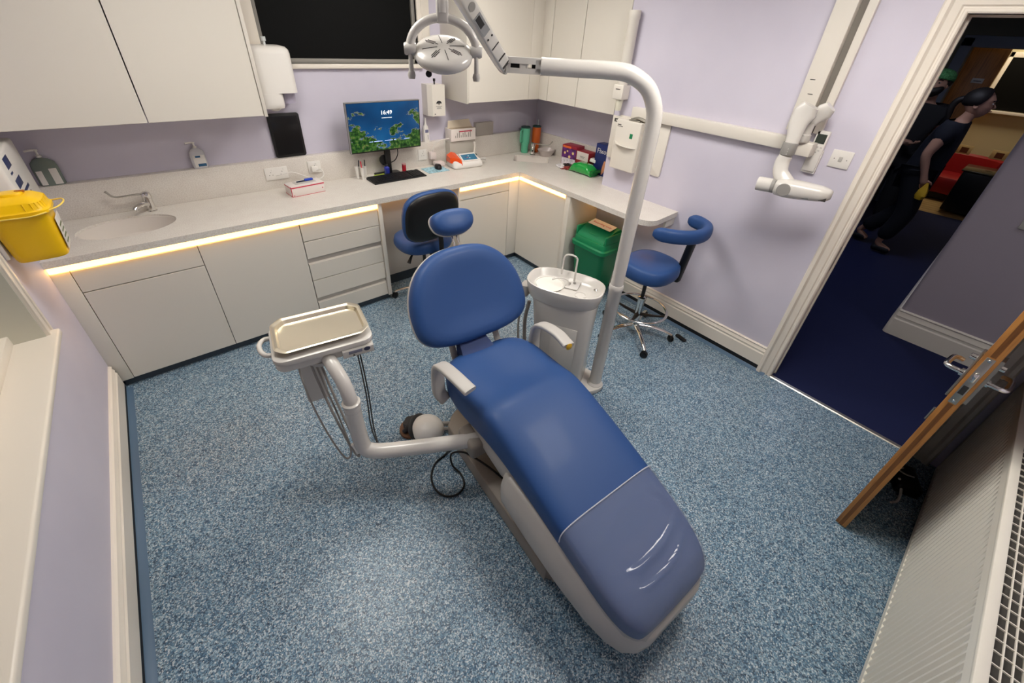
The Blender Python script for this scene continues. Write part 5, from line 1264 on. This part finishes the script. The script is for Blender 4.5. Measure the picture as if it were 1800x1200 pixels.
bm = nb(); lathe(bm, [(.0001, 0), (.06, 0), (.085, .05), (.09, .062), (.092, .064), (.088, .062), (.083, .052), (.058, .004), (.0001, .004)], 32, sx=1.15, sy=.9); obj('shell', bm, mat('translucent_plastic', 'c2b7b2', .25), t)
# snack boxes
t, w, d, h = card_box('biscuit_box', 'purple and red biscuit carton standing against the alcove wall', 'box', -.06, .06, -.09, .09, 0, .185, mat('carton_dark_red', '8c1c30', .45))
t.location = (3.165, 2.80, ZT); t.rotation_euler = (0, 0, R_(4)); WM[t.name] = Matrix.Translation((3.165, 2.80, ZT)) @ Matrix.Rotation(R_(4), 4, 'Z')
bm = nb(); box(bm, -w-.0008, -w, -d+.004, d-.004, .065, .16); obj('purple_print', bm, mat('violet_print', '5a2468', .45, var=.5, bscale=30), t)
bm = nb(); box(bm, -w-.0008, -w, -d+.004, d-.004, .004, .065); pw = obj('white_print', bm, mat('white_print', 'd8d0d4', .45, var=.25, bscale=45), t)
bm = nb(); box(bm, -w-.0009, -w, -.02, d-.01, .158, .178, .002); obj('title_flash', bm, mat('orange_flash', 'e06a2c', .4), t)
bm = nb()
for yy, zz, r in ((.05, .11, .013), (-.01, .08, .016), (-.05, .12, .014), (.02, .13, .01)): lathe(bm, [(.0001, 0), (r, 0), (r*.8, .001), (.0001, .0012)], 14, M=frame((-w-.0005, yy, zz), (0, -1, 0), (0, 0, 1)))
obj('biscuit_print', bm, mat('cream_biscuit', 'e8c98a', .5), t)
t, w, d, h = card_box('tea_box', 'white and dark red carton beside the purple biscuit carton', 'box', -.055, .055, -.075, .075, 0, .165, mat('carton_crimson', '8f1f28', .45))
t.location = (3.155, 2.615, ZT)
WM[t.name] = Matrix.Translation((3.155, 2.615, ZT))
bm = nb(); box(bm, -w-.0008, -w, -d+.003, d-.003, .085, .162); wp_ = obj('white_print', bm, mat('cream_print', 'd9cdc6', .5), t)
bm = nb(); box(bm, -w-.0014, -w-.0008, -.03, .03, .118, .124); box(bm, -w-.0014, -w-.0008, -.02, .02, .108, .112); obj('print_line', bm, M_grey, wp_)
t, w, d, h = card_box('cereal_box', 'tall navy carton with white lettering in the corner of the alcove', 'box', -.05, .05, -.075, .075, 0, .275, mat('carton_navy', '1f2c66', .45))
t.location = (3.16, 2.40, ZT)
WM[t.name] = Matrix.Translation((3.16, 2.40, ZT))
text('Fixo', .062, WM[t.name] @ frame((-w-.0006, .005, .215), (0, -1, 0), (0, 0, 1)), M_white, t)
bm = nb(); pillow(bm, smooth_outline([(-.02, -.08), (.0, -.06), (.015, -.02), (.02, .03), (0, .05), (-.012, .02), (-.02, -.03)], 3), [(1, 0), (1, .0008)], M=frame((-w-.0005, -.045, .09), (0, -1, 0), (0, 0, 1))); obj('figure_print', bm, mat('peach_print', 'cf8f6a', .5), t)
# wipes and wrapper
t = thing('wipes_packet', 'shiny green soft packet lying on the worktop in front of the cartons', 'packet', (3.03, 2.52, ZT), R_(-88))
bm = nb(); rings = []
for i in range(15):
    f = i/14; x = -.13+.26*f; k = math.sin(PI*min(1, max(0, (f*1.12-.06))))**.22 if 0 < f < 1 else 0
    hh = .008+.042*k; ww = .068-.006*(1-k)
    rings.append([(x, a+.003*math.sin(i*2.1), b+hh+.002*math.sin(i*1.7+a*60)) for a, b in selli(ww, hh, 22, 2.8)])
loft(bm, rings); obj('pouch', bm, mat('green_film', '169a3c', .16, coat=1, bump=.8, bscale=22), t, ang=70)
bm = nb(); box(bm, .125, .16, -.06, .06, .003, .03, .003, M=Matrix.Rotation(-.2, 4, 'Y')); obj('end_seal', bm, mat('green_film_dark', '0d6a2a', .2), t)
bm = nb(); box(bm, -.04, .04, -.03, .03, 0, .03, .004); t = solo('cotton_pad_box', bm, M_white, 'small white box tucked behind the green packet', 'box', loc=(0, 0, 0)); t.location = (3.135, 2.50, ZT+.095); t.rotation_euler = (.15, .1, R_(20))
t = thing('chocolate_wrapper', 'crumpled white, red and black sweet wrappers beside the green packet', 'wrapper', (3.02, 2.765, ZT))
rnd = random.Random(3)
for nm, c_, sc in (('white_foil', 'dcd8d8', 1), ('dark_foil', '2a2222', .72), ('red_foil', '8e3a34', .8)):
    bm = nb(); bmesh.ops.create_icosphere(bm, subdivisions=3, radius=.06*sc)
    for v in bm.verts: v.co = Vector((v.co.x*1.2, v.co.y*1.2, abs(v.co.z)*.42))*(1+rnd.uniform(-.35, .3)); v.co += Vector({'white_foil': (0, 0, 0), 'dark_foil': (.02, -.02, .014), 'red_foil': (-.01, -.05, .0)}[nm])
    obj(nm, bm, mat(nm, c_, .3), t, smooth=False)

# green recycling bin
t = thing('recycling_bin', 'green swing-top bin with a red and white recycling sign under the worktop', 'bin', (2.72, 1.98, 0), R_(-90))
bm = nb()
bb = lambda w, d, z, r=.05: [(p[0], p[1], z) for p in rrect(w, d, r, 6)]
loft(bm, [bb(.26, .21, 0), bb(.27, .22, .01), bb(.345, .285, .465), bb(.35, .29, .47)]); obj('bin_body', bm, M_green, t, ang=50)
bm = nb(); loft(bm, [bb(.365, .305, .455), bb(.375, .315, .46), bb(.375, .315, .49), bb(.35, .29, .50), bb(.345, .285, .53), bb(.335, .27, .545)]); ld = obj('bin_lid', bm, M_green, t, ang=40)
bm = nb(); prof = [(-.155, .505), (-.15, .53), (-.12, .565), (-.04, .61), (.03, .635), (.1, .64), (.14, .6), (.15, .54)]
loft(bm, [[(x, y*.88, z) for y, z in prof]+[(x, .13, .5), (x, -.13, .5)] for x in (-.145, .145)]); box(bm, -.165, -.147, -.12, .13, .5, .62, .008); box(bm, .147, .165, -.12, .13, .5, .62, .008); sw = obj('swing_flap', bm, M_green, t, ang=50)
SGN = frame((0.0, .02, .634), (1, 0, 0), (0, 1, .16))
bm = nb(); box(bm, -.12, .12, -.048, .048, .012, .014, M=SGN); sg = obj('sign_card', bm, mat('sign_card', 'e0d6ce', .5), t)
text('Recycling only', .034, WM[t.name] @ SGN @ Matrix.Translation((0, 0, .0146)), M_red, sg)
bm = nb(); box(bm, -.045, .045, -.012, .0, 0, .004, .002, M=frame((0, -.075, .583), (1, 0, 0), (0, 1, .5))); obj('brand_relief', bm, M_green, sw)

# black clip on the floor by the stool
bm = nb(); prism(bm, rrect(.035, .095, .012, 4), 0, .014, .003); t = solo('door_wedge', bm, M_black, 'black rubber clip lying on the floor near the stool and the skirting', 'clip', loc=(0, 0, 0)); t.location = (2.765, 1.05, .001); t.rotation_euler = (0, 0, R_(-12))
# small plate on the corridor partition
bm = nb(); box(bm, 4.338, 4.35, -.30, -.22, 1.05, 1.13, .003); solo('wall_plate', bm, M_lgrey, 'small grey control plate on the corridor partition', 'wall plate', loc=(4.344, -.26, 1.05))

# ---------------------------------------------------------------- far room furniture
t = thing('red_tub_chair', 'red rounded tub seat against the cream wall in the far room', 'seat', (10.03, .62, 0), 0)
bm = nb(); rings = []
for i in range(15):
    a = R_(-80+i*160/14); c_, s_ = math.cos(a), math.sin(a)
    rings.append([(c_*(.36+px)-.05, s_*(.55+px), .36+pz) for px, pz in selli(.05, .33, 12, 3)])
loft(bm, rings); M_rd = mat('red_upholstery', '94141c', .45); obj('back', bm, M_rd, t)
bm = nb(); prism(bm, smooth_outline([(-.3, -.5), (.25, -.5), (.32, 0), (.25, .5), (-.3, .5), (-.36, 0)], 3), .12, .38, .04); obj('seat', bm, M_rd, t)
bm = nb(); prism(bm, rrect(.5, .8, .1), .02, .12); obj('plinth', bm, M_black, t)
for y_, lb in ((.58, 'pale card propped on the red tub seat nearest the woman'), (.18, 'pale card with a brown picture at the end of the red tub seat')):
    t = thing('picture_card', lb, 'card', (9.9, y_, .72))
    bm = nb(); box(bm, -.008, .0, -.09, .09, 0, .13, .001); obj('card', bm, mat('card_cream', 'd6c08c', .5), t)
    bm = nb(); box(bm, -.0095, -.008, -.05, .04, .02, .1); obj('card_picture', bm, mat('card_brown', '6a3a22', .5), t)
t = thing('black_side_unit', 'black low cabinet in front of the red seat in the far room', 'cabinet', (9.28, .1, 0))
bm = nb(); box(bm, -.3, .3, -.22, .3, .04, .62, .02); obj('carcass', bm, M_black, t)
bm = nb(); box(bm, -.32, .32, -.24, .32, .62, .64, .004); obj('top', bm, mat('smoked_glass', '3c3a30', .15), t)
# ---------------------------------------------------------------- people in the corridor
def skin(name, chains, m, parent, levels=2, smooth=True, world=False):
    """chains: list of lists of (key or xyz, radius); shared keys join"""
    verts, radii, idx, edges = [], [], {}, []
    roots = []
    for ch_ in chains:
        prev = None
        for k, (p, r) in enumerate(ch_):
            key = tuple(round(c, 4) for c in p)
            if key not in idx:
                idx[key] = len(verts); verts.append(p); radii.append(r)
                if k == 0: roots.append(idx[key])
            i = idx[key]
            if prev is not None and prev != i: edges.append((prev, i))
            prev = i
    me = bpy.data.meshes.new(name); me.from_pydata([tuple(v) for v in verts], edges, []); me.materials.append(m)
    o = bpy.data.objects.new(name, me); link(o, parent); WM[o.name] = WM[parent.name]
    md = o.modifiers.new('Skin', 'SKIN'); md.use_smooth_shade = True
    if not me.skin_vertices: 
        with bpy.context.temp_override(object=o, active_object=o): bpy.ops.mesh.customdata_skin_add()
    sv = me.skin_vertices[0].data
    for i, r in enumerate(radii):
        sv[i].radius = r if isinstance(r, tuple) else (r, r)
    for i in roots: sv[i].use_root = True
    s = o.modifiers.new('Sub', 'SUBSURF'); s.levels = levels; s.render_levels = levels
    return o
M_skin = mat('skin', 'b58a72', .5)
def person(label, loc, rz, J, shirt, trousers, hair, skinm=M_skin, cap=None, beard=False, shoe='15161a'):
    t = thing('person', label, 'person', loc, rz)
    arms = []
    for s in 'rl':
        arms.append([(J['chest'], .14), (J['sh'+s], .07), (J['el'+s], .047), (J['wr'+s], .031), (J['pa'+s], .037), (J['kn_'+s], .032)])
    legs = [[(J['pel'], .12), (J['hip'+s], .085), (J['kn'+s], .058), (J['an'+s], .036), (J['to'+s], .035)] for s in 'rl']
    hl = lambda a, b, f: tuple(Vector(J[a]).lerp(Vector(J[b]), f))
    trunk = [(J['pel'], .14), (J['waist'], .12), (J['chest'], .14), (J['neck0'], .066), (J['neck'], .052), (J['jaw'], .06), (J['mid'], .07)]
    skin('body', [trunk]+arms+legs, skinm, t)
    skin('shirt', [[(tuple(Vector(J['pel'])+Vector((0, 0, -.1))), .165), (J['pel'], .172), (J['waist'], .155), (J['chest'], .175), (J['neck0'], .088)]]+[[(J['chest'], .175), (J['sh'+s], .1), (tuple(Vector(J['sh'+s]).lerp(Vector(J['el'+s]), .62)), .08)] for s in 'rl'], mat('cloth_'+shirt, shirt, .8), t)
    skin('trousers', [[(J['pel'], .155), (J['hip'+s], .13), (J['kn'+s], .1), (tuple(Vector(J['kn'+s]).lerp(Vector(J['an'+s]), .88)), .088)] for s in 'rl'], mat('cloth_'+trousers, trousers, .85), t)
    for s in 'rl':
        a, b = Vector(J['an'+s]), Vector(J['to'+s]); heel = a+(a-b)*.25; heel.z = b.z
        skin('shoe', [[(tuple(heel), .035), (tuple(a.lerp(b, .4)*1+Vector((0, 0, -.02))), .046), (tuple(b), .038)]], mat('shoe_'+shoe, shoe, .5), t)
        # hand: four fingers and a thumb rooted in the palm
        pa, kn, wr = Vector(J['pa'+s]), Vector(J['kn_'+s]), Vector(J['wr'+s])
        d = (kn-wr).normalized(); lat_ = d.cross(Vector((0, 1, 0)) if abs(d.y) < .8 else Vector((0, 0, 1))).normalized()
        lat_ = Vector((0, 1, 0))-d*d.y; lat_ = lat_.normalized() if lat_.length > .2 else Vector((1, 0, 0)); curl = d.cross(lat_)*(-1 if s == 'r' else 1)
        chs = []
        for k, L in enumerate((.06, .07, .075, .066)):
            b = kn+lat_*(.027-.018*k)*-1; chs.append([(tuple(b-d*.02), .011), (tuple(b+d*L*.45+curl*.006), .0095), (tuple(b+d*L*.78+curl*.022), .009), (tuple(b+d*L*.85+curl*.045), .008)])
        b = pa+lat_*.025; chs.append([(tuple(b), .013), (tuple(b+lat_*.025+d*.025+curl*.01), .011), (tuple(b+lat_*.03+d*.055+curl*.02), .009)])
        o = skin('fingers', chs, skinm, t, 1)
    # head details
    mid, top, jaw = Vector(J['mid']), Vector(J['top']), Vector(J['jaw'])
    up = (top-jaw).normalized(); side = Vector((1, 0, 0)); fw = up.cross(side)*-1
    if fw.y < 0: fw = -fw
    if 'face' in J: fw = (Vector(J['face'])-up*Vector(J['face']).dot(up)).normalized(); side = fw.cross(up).normalized()
    Mh = Matrix((side, fw, up)).transposed().to_4x4(); Mh.translation = mid; Mh = Mh @ Matrix.Scale(1.12, 4)
    bm = nb(); bmesh.ops.create_icosphere(bm, subdivisions=4, radius=1)
    for v in bm.verts:
        x, y, z = v.co; lo = max(0, -z)
        X = x*.079*(1-.32*lo*lo); Y = y*(.096 if y > 0 else .1); Z = z*.112 if z > 0 else z*.118
        if y > 0: Y += .012*lo*(1-x*x)                                    # chin
        else: Y *= 1-.55*lo                                               # under the skull
        if y > .5: Y += .006*math.exp(-((z-.3)/.12)**2)-.008*math.exp(-((z-.06)/.1)**2)*min(1, abs(x)*4)   # brow and sockets
        if y > .2: Y += .006*math.exp(-((z+.45)/.1)**2)*max(0, 1-(x/.35)**2)                              # lips
        v.co = (X, Y-.006, Z)
    bm.transform(Mh); obj('head', bm, skinm, t, ang=80)
    bm = nb(); tube(bm, [(0, .08, .012), (0, .096, -.008), (0, .104, -.022), (0, .088, -.03)], [.007, .009, .011, .007], 10, 4, M=Mh); obj('nose', bm, skinm, t)
    for sx_ in (-1, 1):
        bm = nb(); pillow(bm, [(px, py) for px, py in selli(.018, .03, 16, 2.2)], [(.8, -.006), (1, 0), (.9, .008), (.5, .005)], M=Mh @ frame((sx_*.078, -.008, -.01), (0, 1, 0), (0, 0, 1))); obj('ear', bm, skinm, t)
        bm = nb(); lathe(bm, [(.0001, -.006), (.008, -.006), (.011, 0), (.0001, .007)], 12, M=Mh @ frame((sx_*.032, .082, .006), (1, 0, 0), (0, 0, 1)), sy=.55); obj('eye', bm, mat('eye_white', 'cfc9c0', .2), t)
        bm = nb(); lathe(bm, [(.0001, 0), (.0055, 0), (.0001, .003)], 10, M=Mh @ frame((sx_*.032, .090, .006), (-1, 0, 0), (0, 0, 1))); obj('iris', bm, mat('iris_dark', '2a1c14', .2), t)
        bm = nb(); tube(bm, [(sx_*.015, .093, .028), (sx_*.033, .094, .034), (sx_*.052, .08, .028)], .004, 8, 3, M=Mh); obj('eyebrow', bm, mat('hair_'+hair, hair, .6), t)
    bm = nb(); tube(bm, [(-.024, .088, -.055), (0, .097, -.053), (.024, .088, -.055)], [.003, .006, .003], 8, 3, M=Mh); obj('mouth', bm, mat('lips', '8a4f46', .5), t)
    hm = mat('hair_'+hair, hair, .6)
    bm = nb(); bmesh.ops.create_icosphere(bm, subdivisions=3, radius=1)
    for v in list(bm.verts):
        c = v.co.copy()
        if c.y > .35+.3*c.z and c.z < .78: c *= .72       # keep the face free
        if c.z < -.35: c.z = -.35+(c.z+.35)*.4; c.x *= .9
        v.co = Vector((c.x*.098, c.y*.112-.012, c.z*.105+.022))
    bm.transform(Mh); obj('hair' if not cap else 'hair', bm, hm, t, ang=80)
    if cap:
        bm = nb(); lathe(bm, [(.101, .028), (.106, .032), (.108, .06), (.1, .09), (.075, .118), (.04, .13), (.0001, .134)], 28, M=Mh @ Matrix.Translation((0, -.008, 0)) @ Matrix.Rotation(.12, 4, 'X'), sy=1.12); obj('scrub_cap', bm, mat('cap_green', '4d8a52', .8, var=.4, bscale=60), t, ang=60)
    if beard:
        bm = nb()
        bmesh.ops.create_icosphere(bm, subdivisions=3, radius=1)
        for v in bm.verts:
            c = v.co; k = 1+.05*math.sin(c.x*23)*math.sin(c.z*19)
            v.co = Vector((c.x*.08*k, c.y*.062*k+.042, (c.z*.052-.072)*1.0+.012*abs(c.x)**2*2.4))
        bm.transform(Mh)
        obj('beard', bm, hm, t, ang=80)
    return t, Mh
J = dict(pel=(0, 0, .95), waist=(0, .02, 1.1), chest=(0, .05, 1.3), neck0=(0, .075, 1.44), neck=(0, .10, 1.49), jaw=(0, .125, 1.555), mid=(0, .135, 1.635), top=(0, .125, 1.70), face=(0, 1, -.1),
         shr=(.17, .05, 1.39), elr=(.215, -.01, 1.13), wrr=(.2, .07, .93), par=(.195, .09, .88), kn_r=(.19, .105, .84),
         shl=(-.17, .06, 1.39), ell=(-.22, .0, 1.13), wrl=(-.2, .02, .92), pal=(-.195, .03, .87), kn_l=(-.19, .035, .83),
         hipr=(.09, 0, .9), knr=(.1, .1, .5), anr=(.1, .0, .1), tor=(.11, .15, .04),
         hipl=(-.09, 0, .9), knl=(-.1, .04, .5), anl=(-.1, -.25, .13), tol=(-.1, -.13, .045))
w_, Mh = person('person with a dark ponytail in dark scrubs walking past the far oak door', (6.4, .60, 0), PI, J, '10131f', '0c0e16', '120d0b')
bm = nb(); tube(bm, [(0, -.1, .03), (0, -.15, .0), (0, -.165, -.08), (0, -.14, -.17)], [.028, .03, .026, .008], 12, 5, M=Mh); obj('ponytail', bm, mat('hair_120d0b', '120d0b'), w_)
t = thing('yellow_cloth', 'yellow cloth held in the lowered hand of the walking person', 'cloth', (6.2, .47, .70))
bm = nb(); rings = []
for k, z in enumerate((.17, .14, .09, .04, 0)):
    r = (.012, .025, .05, .06, .045)[k]
    rings.append([(r*math.cos(2*PI*i/16)*(1+.25*math.sin(3*2*PI*i/16+k)), r*math.sin(2*PI*i/16)*(1+.2*math.cos(2*2*PI*i/16)), z) for i in range(16)])
loft(bm, rings); obj('cloth', bm, mat('toy_yellow', 'c9a01c', .7), t)
J2 = dict(pel=(0, 0, 1.0), waist=(0, .02, 1.15), chest=(0, .05, 1.38), neck0=(0, .06, 1.53), neck=(0, .08, 1.59), jaw=(0, .12, 1.67), mid=(0, .12, 1.745), top=(0, .11, 1.81), face=(.15, 1, -.25),
          shr=(.19, .04, 1.47), elr=(.22, .06, 1.18), wrr=(.0, .24, 1.13), par=(-.04, .27, 1.13), kn_r=(-.08, .29, 1.13),
          shl=(-.19, .04, 1.47), ell=(-.2, .02, 1.2), wrl=(-.29, .24, 1.14), pal=(-.3, .285, 1.135), kn_l=(-.305, .32, 1.13),
          hipr=(.09, 0, .94), knr=(.11, .03, .52), anr=(.12, .0, .1), tor=(.14, .15, .045),
          hipl=(-.09, 0, .94), knl=(-.11, .03, .52), anl=(-.12, .0, .1), tol=(-.14, .15, .045))
person('bearded person in a green cap carrying a clear bag in the corridor', (7.15, .93, 0), R_(90), J2, '1a1a1c', '141416', '17110e', cap=True, beard=True, shoe='55565a')
t = thing('clear_bag', 'crinkled clear plastic bag with bottles held by the bearded person', 'bag', (6.78, .62, 1.02))
bm = nb(); bmesh.ops.create_icosphere(bm, subdivisions=3, radius=.085)
for v in bm.verts: v.co = Vector((v.co.x, v.co.y*1.2, v.co.z*1.15+.1))*(1+rnd.uniform(-.1, .1))
obj('film', bm, mat('clear_film', '9fb6b4', .12, alpha=.45, coat=1), t, smooth=False)
for k in range(2):
    bm = nb(); lathe(bm, [(.0001, 0), (.028, 0), (.03, .01), (.03, .09), (.012, .11), (.012, .125), (.0001, .125)], 16, c=(-.0+.03*k, -.035+.065*k, .04)); obj('bottle', bm, mat('bottle_pale', '6f8f80', .2), t)

# ---------------------------------------------------------------- camera, world, view
Rm = ((0.7736348219134311, -0.6315863291665759, 0.05087112277967349), (-0.31113649115746866, -0.44859626213489906, -0.8378278328325066), (0.5519812009418374, 0.6323449236045832, -0.5435592436876779))
right, down, fwd = (Vector(r) for r in Rm)
cam = bpy.data.cameras.new('camera'); co = bpy.data.objects.new('camera', cam); COL.objects.link(co)
MC = Matrix((right, -down, -fwd)).transposed().to_4x4(); MC.translation = (0, 0, 2.0); co.matrix_world = MC
cam.sensor_width = 36; cam.sensor_fit = 'HORIZONTAL'; cam.lens = 717.9/1800*36
cam.shift_x = 4.86/1800; cam.shift_y = -80.46/1800; cam.clip_start = .02; cam.clip_end = 60
SC.camera = co
wd = bpy.data.worlds.new('world'); SC.world = wd; wd.use_nodes = True
wd.node_tree.nodes['Background'].inputs[0].default_value = (.01, .012, .02, 1); wd.node_tree.nodes['Background'].inputs[1].default_value = .3
SC.view_settings.view_transform = 'Standard'; SC.view_settings.look = 'None'; SC.view_settings.gamma = 1; SC.view_settings.use_curve_mapping = False
SC.view_settings.exposure = .4
SC.cycles.use_denoising = True
SC.cycles.max_bounces = 8
